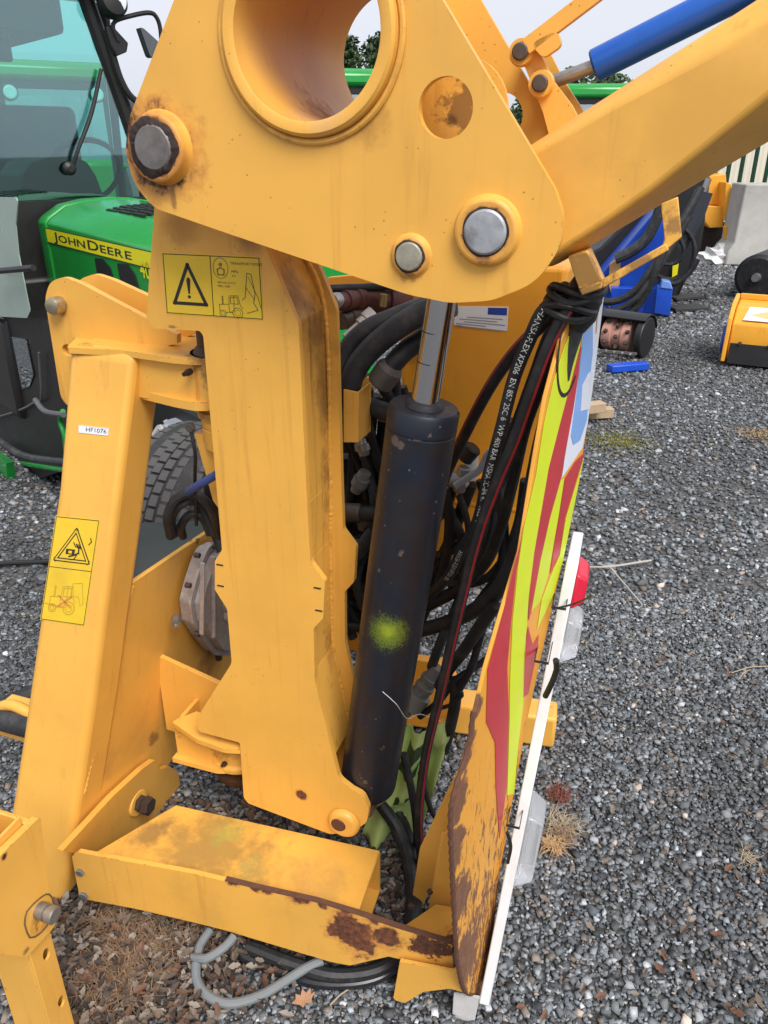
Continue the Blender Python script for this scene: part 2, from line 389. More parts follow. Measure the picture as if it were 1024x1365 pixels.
# ---- mast: front plate, recessed web, back plate, spacer boxes
mo = [(207,262),(195,425),(205,438),(266,441),(271,447),(296,733),(286.5,748),(286.5,786),(303,812),(309,884),(262,958),(264,975),(320,990),(325,1063),(331,1071),(440,1112),(470,1110),(489,1096),(492,1078),(484,1060),(470,1053),(452,1039),(420,909),(418,838),(431,824),(433,775),(414,750),(410,680),(398,433),(356,335),(345,300),(340,262)]
mr = [0,.012,.012,.006,.012,.01,.01,.01,.02,.03,.012,.012,.006,.012,.012,.03,.03,.03,.03,.03,.02,.03,.05,.01,.01,.01,.02,.05,.04,.04,0,0]
mast_front = ons(mo, b=BM)
stM = [(on(402,1060,b=BM), .0135, RUST, .15, .35), (on(430,380,b=BM+.08), .12, (.13,.05,.02), .95, .5), (on(420,470,b=BM+.1), .07, (.16,.07,.02), .95, .6),
       (on(240,300,b=BM), .05, (.4,.17,.03), .9, .5), (on(330,320,b=BM), .035, (.24,.12,.04), .9, .5), (on(230,436,b=BM), .012, (.15,.07,.03), .8, .9, (1,1,3)), (on(455,1085,b=BM), .02, (.3,.14,.03), .8, .9)]
m = MB(); m.plate(rnd(mast_front, mr), thB(.013))
m.plate(rnd([p + thB(BMB-BM-.013) + A*.006 for p in mast_front], mr), thB(.013))
ins = [(385,262),(348,300),(356,335),(398,433),(410,680),(414,750),(414,838),(418,909),(446,1030)]
rw = [on(u-5, v, b=BM+.012) - A*.004 for u, v in [(340,262),(346,300),(356,335),(398,433),(410,680),(411,760),(414,838),(417,909),(444,1025)]]
lw = [on(u+6, v, b=BM+.012) for u, v in [(271,447),(296,733),(303,812),(309,884),(272,955)]]
for i in range(len(lw)-1): m.hexa([lw[i], lw[i]+A*.012, lw[i]+A*.012+thB(.134), lw[i]+thB(.134), lw[i+1], lw[i+1]+A*.012, lw[i+1]+A*.012+thB(.134), lw[i+1]+thB(.134)])
mast = m.build('mast', Yp('mast_paint', stM, streak=.12), HC, bev=.0022)
m = MB()
for i in range(len(rw)-1): m.hexa([rw[i]-A*.012, rw[i], rw[i]+thB(.134), rw[i]+thB(.134)-A*.012, rw[i+1]-A*.012, rw[i+1], rw[i+1]+thB(.134), rw[i+1]+thB(.134)-A*.012])
stW = [(on(420,380,b=BM+.08), .10, (.10,.04,.018), .9, .8), (on(432,440,b=BM+.11), .07, (.13,.055,.02), .9, .9), (on(438,520,b=BM+.13), .05, (.2,.09,.025), .9, .9, (1,1,.4)), (on(446,640,b=BM+.13), .04, (.24,.1,.025), .9, 1., (1,1,.35)), (on(450,860,b=BM+.12), .04, (.26,.11,.03), .9, 1., (1,1,.4))]
m.build('mast_web', Yp('web_paint', stW, streak=.75, dirt=.3), mast, bev=.001)
m = MB(); m.bead([p+B*.002+A*.001 for p in rw], .003); m.bead([p+B*.131+A*.001 for p in rw], .004); m.build('weld', Yp('weld_paint', edge=.8, dirt=.9), mast)
m = MB()                                                   # inspection slits either side of the bumps
for (u, v) in [(293,753),(294,781),(423,784),(425,814)]:
    m = MB(); p = on(u, v, b=BM-.0006); m.obox(p-A*.007, p+A*.007, .0012, .0026, Z); m.build('slit', INK, mast)
# pivot pin at the foot of the mast
pc = on(453,1098,b=BM); m = MB(); m.lathe(pc-B*.016+A*.012+Z*.012, B, [(0,.028),(.006,.034),(.016,.036)], 28); m.build('boss', YP, mast, bev=.003)
pc = on(452,1098,b=BM-.012); m = MB(); m.cyl(pc-B*.006, pc+B*.2, .0165, n=28, ch=.002); m.build('pivot_pin', plain('rusty_pin', (.12,.05,.03), .6, .3, .5, 120, .5), mast)
# box tab behind the mast and its stub
m = MB(); m.plate(ons([(458,519),(478,523),(478,590),(458,590)], b=BMB+.02), B*.004); q0, q1 = on(478,523,b=BMB+.024), on(478,590,b=BMB+.024)
m.hexa([q1, q1-A*.004, q1-A*.004+B*.07, q1+B*.07, q0, q0-A*.004, q0-A*.004+B*.07, q0+B*.07]); m.build('box_tab', YP, mast, bev=.001)
# ---- stickers: thin sheet plus print, one mesh
def sticker(name, quad, off, paint_fn, mats, parent, asp):
    """quad: TL, TR, BR, BL world points. paint_fn draws in (x 0..1, y 0..asp down)"""
    TL, TR, BR, BL = quad; nn = (TR-TL).cross(BL-TL).normalized()
    if nn.dot(EYE-TL) < 0: nn = -nn
    def P(x, y, h): y = y/asp; return (TL*(1-x)*(1-y)+TR*x*(1-y)+BR*x*y+BL*(1-x)*y)+nn*h
    m = MB(); o = off
    m.hexa([P(0,0,0),P(1,0,0),P(1,asp,0),P(0,asp,0),P(0,0,o),P(1,0,o),P(1,asp,o),P(0,asp,o)], 0)
    class D:
        h = o*1.0+.0003
        def poly(s, pts, mi): m.add([P(x, y, s.h) for x, y in pts], [tuple(range(len(pts)))], mi)
        def line(s, pts, w, mi, close=False):
            pts = [Vector((*p, 0)) for p in pts]; 
            if close: pts = pts+[pts[0]]
            for a, b in zip(pts[:-1], pts[1:]):
                d = (b-a); L = d.length
                if L < 1e-6: continue
                d /= L; q = Vector((-d.y, d.x, 0))*w/2; e = d*w/2
                s.poly([(c.x, c.y) for c in (a-e-q, b+e-q, b+e+q, a-e+q)], mi)
        def ring(s, cx, cy, r, w, mi, n=22, r2=None): s.line([(cx+r*math.cos(6.2832*i/n), cy+(r2 or r)*math.sin(6.2832*i/n)) for i in range(n)], w, mi, True)
        def disc(s, cx, cy, r, mi, n=18): s.poly([(cx+r*math.cos(6.2832*i/n), cy+r*math.sin(6.2832*i/n)) for i in range(n)], mi)
        def text(s, body, x, y, size, mi, bold=0):
            v, f = text_mesh(body, size, bold); m.add([P(x+p[0], y-p[1], s.h) for p in v], f, mi)
        def lift(s): s.h += .0002
    paint_fn(D())
    return m.build(name, mats, parent, smooth=False, recalc=False)
def warn_tri(d, cx, y0, y1, hw, w, mi):
    r = [(cx, y0), (cx+hw, y1), (cx-hw, y1)]; d.line(r, w, mi, True)
def tractor_icon(d, x, y, s, mi, w):
    L = lambda pts, c=False: d.line([(x+a*s, y+b*s) for a, b in pts], w, mi, c)
    d.ring(x+.12*s, y+.8*s, .11*s, w, mi, 16); d.ring(x+.62*s, y+.76*s, .17*s, w, mi, 18); d.ring(x+.12*s, y+.8*s, .06*s, w*.7, mi, 12); d.ring(x+.62*s, y+.76*s, .1*s, w*.7, mi, 12)
    L([(.02,.72),(.02,.5),(.34,.48),(.36,.2),(.66,.18),(.72,.5),(.8,.6)]); L([(.34,.48),(.34,.72),(.44,.74)]); L([(.12,.5),(.12,.22),(.15,.22),(.15,.5)]); L([(.4,.46),(.4,.25),(.62,.23),(.66,.46)], True)
    L([(.23,.76),(.45,.76)]); L([(.52,.2),(.5,.72)])
asp = .62
def st1(d):
    d.line([(.012,.012),(.988,.012),(.988,asp-.012),(.012,asp-.012)], .008, 1, True); d.line([(.5,.012),(.5,asp-.012)], .008, 1)
    d.line([(.26,.11),(.43,.50),(.10,.50)], .034, 1, True)
    d.poly([(.238,.26),(.247,.238),(.26,.232),(.273,.238),(.282,.26),(.268,.40),(.252,.40)], 1); d.disc(.26,.43,.017,1)
    d.ring(.60,.125,.075,.006,2, 22, .1); d.disc(.60,.09,.018,2); d.line([(.565,.14),(.6,.12),(.635,.14),(.63,.19),(.57,.19)], .012, 2, True)
    d.text('TRANSPORT MODE', .70,.085,.036,1); d.text('MPG', .705,.165,.036,1); d.text('4.2', .71,.205,.032,1); d.text('292 mm (11\u00bd)', .56,.275,.03,1); d.text('MIN. GAP', .56,.312,.03,1)
    tractor_icon(d, .56, .335, .30, 1, .005)
    d.line([(.80,.43),(.83,.40),(.86,.16),(.90,.17),(.93,.36),(.91,.45),(.95,.52),(.84,.56)], .006, 1); d.line([(.87,.2),(.96,.40),(.98,.5)], .005, 1); d.line([(.84,.30),(.92,.42)], .005, 1)
sticker('warning_sticker', ons([(216,336.5),(347,342.5),(352,427),(222,418)], b=BM), .0006, st1, [STKY, INK, plain('brown_print', (.2,.13,.02), .6, 0, .3, 60, 0)], mast, asp)

# ---- boom head: two cheek plates, big cross tube, pins
cc = MF.w(-.46, BP, 1.676); ro = .107
bo = [(318,-300),(262,-90),(232,0),(172,158),(167,200),(178,245),(205,277),(300,310),(545,393),(600,404),(655,401),(715,377),(747,330),(751,285),(740,252),(590,0),(414,-300)]
br = [0,.05,.1,.08,.05,.06,.05,.3,.2,.1,.08,.08,.05,.05,.05,0,0]
plate_out = ons(bo, b=BP)
h2 = on(594,144,b=BP)
pins = [(on(216,197,b=BP), .030), (on(650,308,b=BP), .0275), (on(548,341,b=BP), .0185)]
stB = [(pins[0][0]-Z*.002, .062, (.05,.02,.012), .4, 1.1), (pins[0][0]-Z*.06+A*.01, .02, (.2,.09,.03), .9, .9, (3,3,.5)), (pins[2][0]-Z*.02, .02, (.2,.07,.02), .7, 1.), (cc+A*.08-Z*.1, .035, (.42,.2,.04), .9, .8)]
BHP = Yp('boom_head_paint', stB)
m = MB(); m.plate(rnd(plate_out, br), thB(.016), [circ(cc, A, Z, ro, 56), circ(h2, A, Z, .0345, 36)]); 
head = m.build('boom_head', BHP, HC, bev=.0025)
m = MB(); sh = thB(BPB-BP); m.plate(rnd([p+sh for p in plate_out], br), thB(.016), [circ(cc+sh, A, Z, ro, 48), circ(h2+sh, A, Z, .0345, 32)]); m.build('rear_cheek', YP, head, bev=.0025)
stT = [(cc-Z*.1+B*.10+A*.02, .11, (.55,.33,.20), .8, 1.0, (1,.8,1), 14), (cc-Z*.1+B*.16-A*.03, .07, (.42,.24,.13), .7, 1.5, (1,1,1), 60)]
m = MB(); n = 64; v = []; f = []
prof = [(-.014,ro-.008),(-.016,ro-.004),(-.016,ro+.006),(-.012,ro+.010),(.002,ro+.012),(.006,ro-.001),(.35,ro-.001),(.366,ro-.008),(-.014,ro-.008)]
for h, r in prof: v += circ(cc+B*h, A, Z, r, n)
for kx in range(len(prof)-1):
    for i in range(n): j = (i+1) % n; f.append((kx*n+i, kx*n+j, (kx+1)*n+j, (kx+1)*n+i))
m.add(v, f); m.build('cross_tube', Yp('tube_paint', stT), head)
m = MB(); ring = circ(cc-B*.0015, A, Z, ro+.016, 90); m.tube(ring+[ring[0]], .0045, n=8); m.build('weld', Yp('weld_ring_paint', edge=.6, dirt=1.), head)
# inner spacer seen through the small hole
m = MB(); m.plate(circ(h2+B*.075, A, Z, .062, 32), B*.01); m.build('inner_plate', Yp('inner_paint', [(h2+B*.08-Z*.012-A*.012, .012, BLK, .5, .5), (h2+B*.08+A*.012, .045, (.12,.05,.015), .6, 1.6, (1,1,1), 60)]), head)
for i, (p, r) in enumerate(pins):
    m = MB(); R = r*(1.48 if i < 2 else 1.4); off = (.020, .014, .008)[i]
    m.lathe(p-B*off, B, [(0, r+.001), (0, R-.003), (.003, R), (off*.7, R+.001), (off+.004, R+.007)], 40); m.build('boss', [Yp('boss_paint_%d' % i, [(p-B*off-A*.006, r*1.42, (.04,.017,.011), .2, .55), (p-B*off, r*1.28, BLK, .2, .25)]) if i == 0 else Yp('boss_paint_%d' % i, [(p-B*off, r*1.17, BLK, .2, .35), (p-B*off-Z*r*1.2, r*.5, (.25,.09,.03), .7, .9)])], head, bev=.002)
    m = MB(); nn_ = 72; ri = r*.98; kr = (1.25, 1.09, 1.14)[i]; hz = (.0035, .0012, .0018)[i]; vs = []
    for q_ in range(nn_):
        t_ = 6.2832*q_/nn_; ro_ = r*(kr+(kr-1)*.55*(math.sin(3*t_+1)+.6*math.sin(7*t_+2)+random.uniform(-.25,.25)+(.9 if i == 0 and 1.6 < t_ < 4.2 else 0))*.5); dr = A*math.cos(t_)+Z*math.sin(t_); c_0 = p-B*off
        vs += [c_0+dr*ri-B*hz*random.uniform(.6,1.3), c_0+dr*(ri+ro_)*.5-B*hz*random.uniform(.3,1.1), c_0+dr*max(ro_, ri*1.02)-B*.0004]
    m.add(vs, [(3*q_+w, 3*q_+w+1, (3*q_+w+4) % (3*nn_), (3*q_+w+3) % (3*nn_)) for q_ in range(nn_) for w in (0, 1)]); m.build('grease_crust', plain('grease_crust_%d' % i, (.028,.014,.010), .7, 0, .6, 120, .8), head, sharp=60)
    m = MB(); m.lathe(p-B*(off+.005), B, [(0, r*.5), (0.0006, r*.9), (.003, r), (.03, r)], 36)
    m.build('pin', plain('pin_face_%d' % i, [(.22,.20,.19), (.40,.41,.43), (.36,.34,.26)][i], .55, .5, .5, 45, .6, .5, .7, (.09,.06,.045)), head)

# ---- boom arm: folded box section leaving the head up to the right
def AP(u, v, b): return on(u, v, b=b)
def ext(p, q, t): return p+(q-p)*t
L = [AP(660,226,1.33), AP(672,216,1.125), AP(676,224,1.10), AP(700,366,1.10), AP(742,353,1.135), AP(742,350,1.33)]
K1 = [AP(803,134,1.33), AP(803,133,1.125), AP(806,146,1.10), AP(805,298,1.10), AP(808,316,1.15), AP(806,316,1.33)]
R1 = [AP(1012,-2,1.33), AP(1010,0,1.125), AP(1024,30,1.10), AP(1024,128,1.10), AP(1024,189,1.185), AP(1024,187,1.33)]
R2 = [ext(K1[i], R1[i], 3.4) for i in range(6)]
mid = []
secs = [L, K1, [K1[i].lerp(R1[i], .3)+(Z*.0 if i not in (3,) else Z*-.004) for i in range(6)], [K1[i].lerp(R1[i], .62)+(Z*0 if i != 3 else Z*-.003) for i in range(6)], R1, R2]
m = MB(); v = [p for s_ in secs for p in s_]; f = []
for i in range(len(secs)-1):
    for q in range(6): r_ = (q+1) % 6; f.append((i*6+q, i*6+r_, i*6+6+r_, i*6+6+q))
f += [(0,1,2,3,4,5), tuple((len(secs)-1)*6+q for q in range(6))]
m.add(v, f); arm = m.build('boom_arm', Yp('arm_paint', [(on(760,345,b=1.14), .05, (.25,.11,.03), .9, 1.)], var=.08), HC, bev=.006, seg=3)
# hose guard below the arm
stG = [(on(790,355,b=1.1), .05, (.10,.06,.025), .5, 1.5, (1,1,1), 30), (on(850,350,b=1.1), .035, (.16,.08,.03), .6, 1.5, (1,1,1), 30), (on(897,300,b=1.1), .02, (.2,.1,.04), .6, 1.6, (1,1,1), 40)]
m = MB(); gp = Yp('guard_paint', stG, edge=1.)
m.plate(ons([(757,342),(783,334),(803,379),(772,386)], b=1.11), thB(.05))
m.hexa([*ons([(772,386),(803,374),(803,384),(776,394)], b=1.085), *ons([(772,386),(803,374),(803,384),(776,394)], b=1.14)])
m.hexa([*ons([(800,374),(888,324),(892,333),(803,385)], b=1.09), *ons([(800,374),(888,324),(892,333),(803,385)], b=1.14)])
m.plate(ons([(881,272),(904,262),(909,316),(890,332),(880,336),(886,318)], b=1.095), thB(.008))
m.build('hose_guard', gp, arm, bev=.0015)
# linkage and blue ram above the head
BL = 1.30
m = MB(); m.plate(rnd(ons([(689,62),(700,52),(715,60),(738,108),(762,140),(788,190),(740,210),(724,150),(700,90)], b=BL), .015), thB(.014)); m.plate(rnd(ons([(700,60),(715,52),(728,60),(752,108),(776,145),(795,190),(760,200),(738,150),(712,90)], b=BL+.07), .015), thB(.014))
lk = m.build('link_plate', YP, HC, bev=.002)
m = MB(); m.obox(on(702,63,b=BL-.01), on(800,-12,b=BL-.01), .016, .021, Z); m.plate(rnd(ons([(706,58),(742,40),(750,60),(724,78)], b=BL-.018), .01), thB(.016)); m.build('tie_bar', YP, lk, bev=.003)
for (u, v) in ((696,70), (722,112)):
    p = on(u, v, b=BL); m = MB(); m.cyl(p-B*.02, p+B*.1, .0115, n=20, ch=.002); m.build('pin', DSTEEL, lk)
    m = MB(); m.lathe(p-B*.012, B, [(0,.017),(.012,.019)], 24); m.build('boss', YP, lk)
r0, r1, r2 = on(735,110,b=BL+.05), on(795,87,b=BL+.05), on(975,-4,b=BL+.05)
m = MB(); m.cyl(r1+(r1-r0).normalized()*-.005, r2+(r2-r1)*.4, .0225, n=28, ch=.003); ram2 = m.build('blue_ram', plain('blue_gloss', (.006,.085,.42), .3, 0, .15, 20, .05), HC)
m = MB(); m.cyl(r0, r1, .0095); m.build('rod', STEEL, ram2)
m = MB(); m.tube([r2+Z*-.03-A*.06, r2-Z*.05-A*.07, r2-Z*.055-A*.1], .005); m.build('hose', RUBBER, ram2)

# ---- lift ram
c0, c1 = on(566,541,b=1.215), on(492,1035,b=1.215); ax = (c0-c1).normalized(); rt = on(592,385,b=1.215)
k = NB('ram_paint'); bigc = k.noise(14, 5, .6)
colr = k.mix(k.ramp(bigc, .3, .7), (.009,.014,.026), (.018,.015,.015))
lay = k.n('ShaderNodeVectorMath', operation='SUBTRACT'); k.l(k.co, lay.inputs[0])
def blot(pt, r, c, soft, rag, fr):
    global colr
    a_ = k.n('ShaderNodeVectorMath', operation='DISTANCE'); k.l(k.co, a_.inputs[0]); a_.inputs[1].default_value = Vector(pt)-ML
    d_ = k.math('ADD', a_.outputs['Value'], k.math('MULTIPLY', k.math('SUBTRACT', k.noise(fr, 3, .7), .5), rag))
    f_ = k.ramp(d_, r, r*(1-soft)); colr = k.mix(f_, colr, c)
vv = k.voro(70); colr = k.mix(k.math('MULTIPLY', k.ramp(vv.outputs['Distance'], .16, .1), k.ramp(k.noise(31,3), .52, .6)), colr, (.13,.11,.10))
sp = on(517,845,b=1.155)
blot(sp, .040, (.07,.10,.02), .3, .11, 330); blot(sp, .034, (.13,.17,.02), .4, .09, 260); blot(sp+Z*.004, .022, (.27,.33,.02), .9, .03, 120)
for (u, v, r_) in ((533,735,.007), (512,1000,.009), (462,985,.008), (535,592,.011), (556,586,.007), (575,582,.006), (487,1040,.008), (526,588,.012), (505,690,.003), (545,820,.003), (560,700,.0035), (490,930,.003), (505,760,.0025)): blot(on(u, v, b=1.16), r_*.85, (.105,.075,.062), .12, .018, 110)
k.bump(k.noise(60, 4), .1, .001); RAMP = k.fin(colr, k.ramp(k.noise(20, 4), .2, .8, .3, .5), 0., .5)
m = MB(); Lb = (c0-c1).length
m.lathe(c1-ax*.03, ax, [(-.004,.035),(0,.052),(.01,.0585),(.02,.06),(Lb-.012,.06),(Lb-.011,.0585),(Lb-.008,.0585),(Lb-.007,.0602),(Lb+.024,.0602),(Lb+.03,.0565)], 48); ram = m.build('lift_ram', RAMP, HC)
m = MB(); m.lathe(c0, ax, [(-.005,.033),(.004,.032),(.010,.027),(.011,.024)], 32); m.build('wiper_seal', RUBBER2, ram)
k = NB('chrome_rod'); CHROME = k.fin((.78,.78,.79), k.ramp(k.noise(40, 4), .3, .8, .05, .16), 1.)
m = MB(); m.cyl(c0, rt+ax*.1, .0235, n=40); m.build('rod', CHROME, ram)
m = MB()
OIL = plain('grimy_oil', (.03,.025,.02), .7)
for q, tt in ((0, .075), (2, .125)): m = MB(); m.lathe(c0+ax*tt, ax, [(0,.0236),(.0002,.0237),(.0012,.0237),(.0014,.0236)], 40); m.build('wear_ring', OIL, ram)
m = MB(); m.lathe(c1-ax*.05-A*.004, B, [(-.04,.036),(.04,.036)], 30); m.build('eye', DSTEEL, ram)
m = MB(); m.tube([on(510,922,b=1.155), on(528,938,b=1.15), on(543,958,b=1.2), on(560,952,b=1.25), on(588,962,b=1.3)], .0006, n=5); m.build('thread', WHITE, ram)

# ---- support post with top bracket and hinge
zt = MF.loc(on(262,479,b=1.166)).z; bt_ = MF.loc(on(165,467,z=zt)).y-.004; KP = (bt_-.945)/(zt-.2); PB0 = .945-KP*.2; pn = dict(n=(0,1,-KP), d=PB0)
pq = ons([(92,458),(179,470),(146,750),(121,950),(92,1145),(84,1205),(-10,1205),(10,1100),(28,985),(76,650)], **pn)
stP = [(on(200,545,b=1.16), .028, (.03,.016,.01), .5, 1.2, (1,1,.8)), (on(92,460,**pn)+A*.02, .03, (.3,.14,.03), .8, 1.2), (on(160,920,b=1.04), .016, (.15,.07,.03), .7, 1.2, (1,1,.2))]
m = MB(); m.plate([pq[i] for i in range(10)], thB(.104)); post = m.build('support_post', Yp('post_paint', stP), HC, bev=.017, seg=4)
ah, bh = MF.loc(on(280,505,b=1.18)).x, 1.235
hinge = MF.w(ah, bh, 0); zmb = MF.loc(on(235,439,b=BM)).z+.006
def topline(z, h, pts, name, mat, r=.012, par=HC):
    m = MB(); m.plate(rnd(ons(pts, z=z), r), Z*-h); return m.build(name, mat, par, bev=.002)
stK = [(MF.w(ah-.01, bh-.05, zt+.004), .05, (.10,.045,.02), .7, 1.2, (1,1,.8)), (on(250,497,b=1.165), .012, (.1,.035,.012), .5, 1.2)]
BK = Yp('bracket_paint', stK, edge=.8)
topl = topline(zt, .011, [(89,463),(165,467),(228,476),(262,479),(300,474),(318,446),(228,437),(150,435),(104,448)], 'bracket_top', BK, [.01,.03,.05,.03,.02,.02,.0,.03,.03])
zb = MF.loc(on(262,537,b=1.162)).z-.012
m = MB(); m.plate(rnd(ons([(176,518),(230,531),(262,537),(300,534),(318,510),(230,500),(190,500)], z=zb+.012), [0,.05,.04,.03,.02,0,0]), Z*-.016); m.build('bracket_bottom', BK, HC, bev=.004)
m = MB(); y0 = MF.loc(on(185,500,b=1.17)).x
m.plate([MF.w(y0-.04,bt_+.016,zb), MF.w(ah-.03,1.178,zb), MF.w(ah-.03,1.178,zt-.008), MF.w(y0-.04,bt_+.016,zt-.008)], thB(.012)); m.build('bracket_web', BK, HC, bev=.001)
m = MB(); m.lathe(MF.w(ah,bh,zb), Z, [(0,.062),(zt-zb,.062)], 40); barrel = m.build('hinge_barrel', BK, HC, bev=.002)
m = MB(); p = on(250,497,b=1.16); m.lathe(p+B*.01, -B, [(0,.006),(.012,.006),(.016,.004),(.022,.004)], 10); m.build('grease_nipple', plain('grease', (.02,.012,.008), .4), barrel)
m = MB(); m.lathe(MF.w(ah,bh,zt), Z, [(0,.055),(.006,.052),(.012,.046),(zmb-zt,.046)], 36); m.build('bush', plain('greasy_bush', (.05,.025,.014), .55, .2, .6, 60, .5), barrel)
m = MB(); m.lathe(MF.w(ah,bh,zb-.05), Z, [(0,.05),(.004,.052),(.02,.052),(.022,.057),(.034,.057),(.036,.05),(.046,.05)], 36); m.build('washer', Yp('washer_paint', [(MF.w(ah-.02,bh-.05,zb-.02), .05, (.12,.045,.02), .6, 1.4, (1,1,3))], edge=1.), barrel)
# mast knuckle carrying the pin below the barrel
kz = zb-.05
m = MB(); m.lathe(MF.w(ah,bh,kz-.05), Z, [(0,.040),(.012,.050),(.05,.052)], 36); m.plate(ons([(259,578),(300,582),(300,690),(284,668)], b=1.21), thB(.02)); m.build('knuckle', Yp('knuckle_paint', [], edge=.8), mast, bev=.001)
p = on(254,570,b=1.165); m = MB(); m.hexbolt(p+B*.004, -B, .009, .009); m.build('nipple', DSTEEL, mast)
m = MB(); m.tube([p-Z*.005, p-Z*.05+A*.004, on(260,640,b=1.2), on(262,700,b=1.24)], .0035); m.build('grease_line', RUBBER, mast)
# mast cap above the hinge
m = MB(); m.plate([MF.w(ah-.08,BM+.014,zmb), MF.w(ah+.06,BM+.014,zmb), MF.w(ah+.06,BMB-.014,zmb), MF.w(ah-.08,BMB-.014,zmb)], Z*.014); m.build('hinge_cap', Yp('cap_paint', [], edge=1.), mast, bev=.002)
# clevis plates behind the bracket
for i, (bb, pts) in enumerate(((1.235, [(60,398),(66,376),(84,369),(108,378),(236,446),(236,458),(186,470),(186,556),(104,549),(82,535)]), (1.315, [(98,392),(106,372),(126,365),(150,373),(262,424),(262,445),(180,470),(180,500),(110,500)]))):
    m = MB(); pl = ons(pts, b=bb); hl = [circ(on(90,467,b=bb), A, Z, .012, 20)] if i == 0 else []
    m.plate(rnd(pl, ([.05,.04,.04,.06,0,0,0,0,.04,.04] if i == 0 else [.05,.04,.04,.06,0,0,0,0,0])), thB(.014), hl); cl = m.build('clevis_plate', Yp('clevis_paint_%d' % i, [(on(82,412,b=bb), .016, (.25,.1,.03), .8, 1.)] , edge=.6), HC, bev=.0025)
    if i == 0: first_cl = cl
p = on(80,406,b=1.235); m = MB(); m.lathe(p-B*.026, B, [(0,.009),(.002,.0145),(.006,.0165),(.026,.0165),(.12,.0165)], 28); m.build('clevis_pin', plain('brassy_pin', (.42,.36,.24), .35, .8, .25, 60, .2), first_cl)
# white asset tag on the post
def tagd(d): d.text('HF1076', .24, .20, .22, 1); d.line([(.01,.01),(.99,.01),(.99,.27),(.01,.27)], .01, 2, True)
sticker('asset_tag', ons([(105,566.5),(145.5,571),(144.5,581),(105,577)], **pn), .0008, tagd, [plain('tag_white', (.72,.74,.78), .4, 0, .05), INK, plain('tag_grey', (.45,.46,.48), .5)], post, .28)
def st2(d):
    h = 2.05; d.line([(.02,.02),(.98,.02),(.98,h-.02),(.02,h-.02)], .013, 1, True); d.line([(.02,.98),(.98,.98)], .013, 1)
    d.line([(.52,.24),(.87,.82),(.14,.82)], .075, 1, True); d.lift(); d.line([(.52,.24),(.87,.82),(.14,.82)], .030, 0, True)
    d.poly([(.35,.60),(.55,.60),(.55,.70),(.35,.70)], 1); d.lift(); d.poly([(.41,.63),(.49,.63),(.49,.68),(.41,.68)], 0)
    d.line([(.57,.50),(.63,.56),(.64,.66),(.56,.70),(.44,.74)], .03, 1); d.line([(.63,.56),(.55,.54),(.50,.47)], .02, 1); d.line([(.60,.70),(.56,.78),(.48,.8)], .02, 1); d.line([(.62,.5),(.67,.57)], .02, 1)
    d.line([(.86,.36),(.89,.42),(.84,.48)], .02, 1)
    tractor_icon(d, .14, 1.18, .74, 2, .014); d.line([(.62,1.25),(.82,1.22),(.9,1.62),(.84,1.66),(.78,1.5),(.6,1.5)], .012, 2, True)
    d.line([(.34,1.52),(.62,1.72)], .035, 3); d.line([(.34,1.74),(.62,1.52)], .035, 3); d.line([(.05,1.7),(.5,1.74)], .012, 3)
sticker('crush_hazard_sticker', ons([(75,687),(133.5,693),(113,834.5),(54,826)], **pn), .0006, st2, [STKY, INK, GREYINK, REDINK], post, 2.05)

# ---- side panel, flange, lower hinge
PA = -.95
_c0, _c1 = MF.loc(pq[1]), MF.loc(pq[3]); kk_ = (_c0.x-_c1.x)/(_c0.z-_c1.z); PD = _c1.x-kk_*_c1.z-.008
def pa(off=0): return dict(n=(1,0,-kk_), d=PD+off)
pan = ons([(165,785),(178,776),(286,703),(322,690),(330,800),(318,905),(262,950),(244,962),(240,1000),(212,1035),(160,1080),(118,1118),(122,1066),(144,945),(162,840)], **pa())
stS = [(on(240,940,**pa()), .06, (.09,.04,.018), .6, 1.1), (on(280,890,**pa()), .10, (.25,.10,.025), .9, .9), (on(262,713,**pa()), .03, (.05,.03,.02), .5, 1.4, (1,1,1), 40), (on(205,985,**pa()), .03, (.2,.09,.03), .8, 1.3)]
m = MB(); m.plate(pan, -A*.012); panel = m.build('side_panel', Yp('panel_paint', stS, dirt=.4), HC, bev=.002)
m = MB(); m.bead(ons([(177,780),(163,832),(140,932),(112,1058)], **pa(.001)), .0035, .004); m.build('weld', Yp('panel_weld', edge=.6), panel)
fl = ons([(84,1134),(140,1146),(150,1150),(247,1080),(248,1068),(240,1045),(238,1030),(226,1021),(214,1026),(208,1012),(190,1025),(150,1062)], **pa(.022))
m = MB(); m.plate(rnd(fl, [0,0,0,0,.01,.02,.02,.02,.02,.02,.05,0]), -A*.015); flange = m.build('bolted_flange', Yp('flange_paint', [(on(190,1075,**pa(.022)), .03, (.25,.1,.03), .6, 1.1), (on(150,1135,**pa(.022)), .02, (.1,.05,.02), .7, 1.)]), HC, bev=.003)
p = on(183,1070,**pa(.022)); m = MB(); m.lathe(p, A, [(0,.033),(.004,.032),(.006,.030)], 36); m.build('boss', YP, flange, bev=.001)
RB = plain('rusty_bolt', (.085,.06,.05), .5, .55, .5, 90, .4)
m = MB(); m.hexbolt(p+A*.006, A, .021, .012); m.lathe(p+A*.018, A, [(0,.013),(.004,.013)], 20); m.hexbolt(p+A*.022, A, .023, .017); m.build('nut', RB, flange)
zl = MF.loc(on(275,977,b=1.165)).z
stL = [(on(300,1022,b=1.16), .014, (.16,.05,.015), .5, 1.3), (on(300,985,b=1.2), .05, (.12,.06,.025), .7, 1.2), (on(240,968,b=1.2), .025, (.15,.07,.03), .7, 1.3)]
LK = Yp('lower_bracket_paint', stL, edge=.9)
m = MB(); m.plate(rnd(ons([(228,962),(262,985),(298,998),(330,1000),(345,975),(262,948)], z=zl), [.01,.05,.05,.03,0,0]), Z*-.012); m.build('lower_bracket_top', LK, HC, bev=.003)
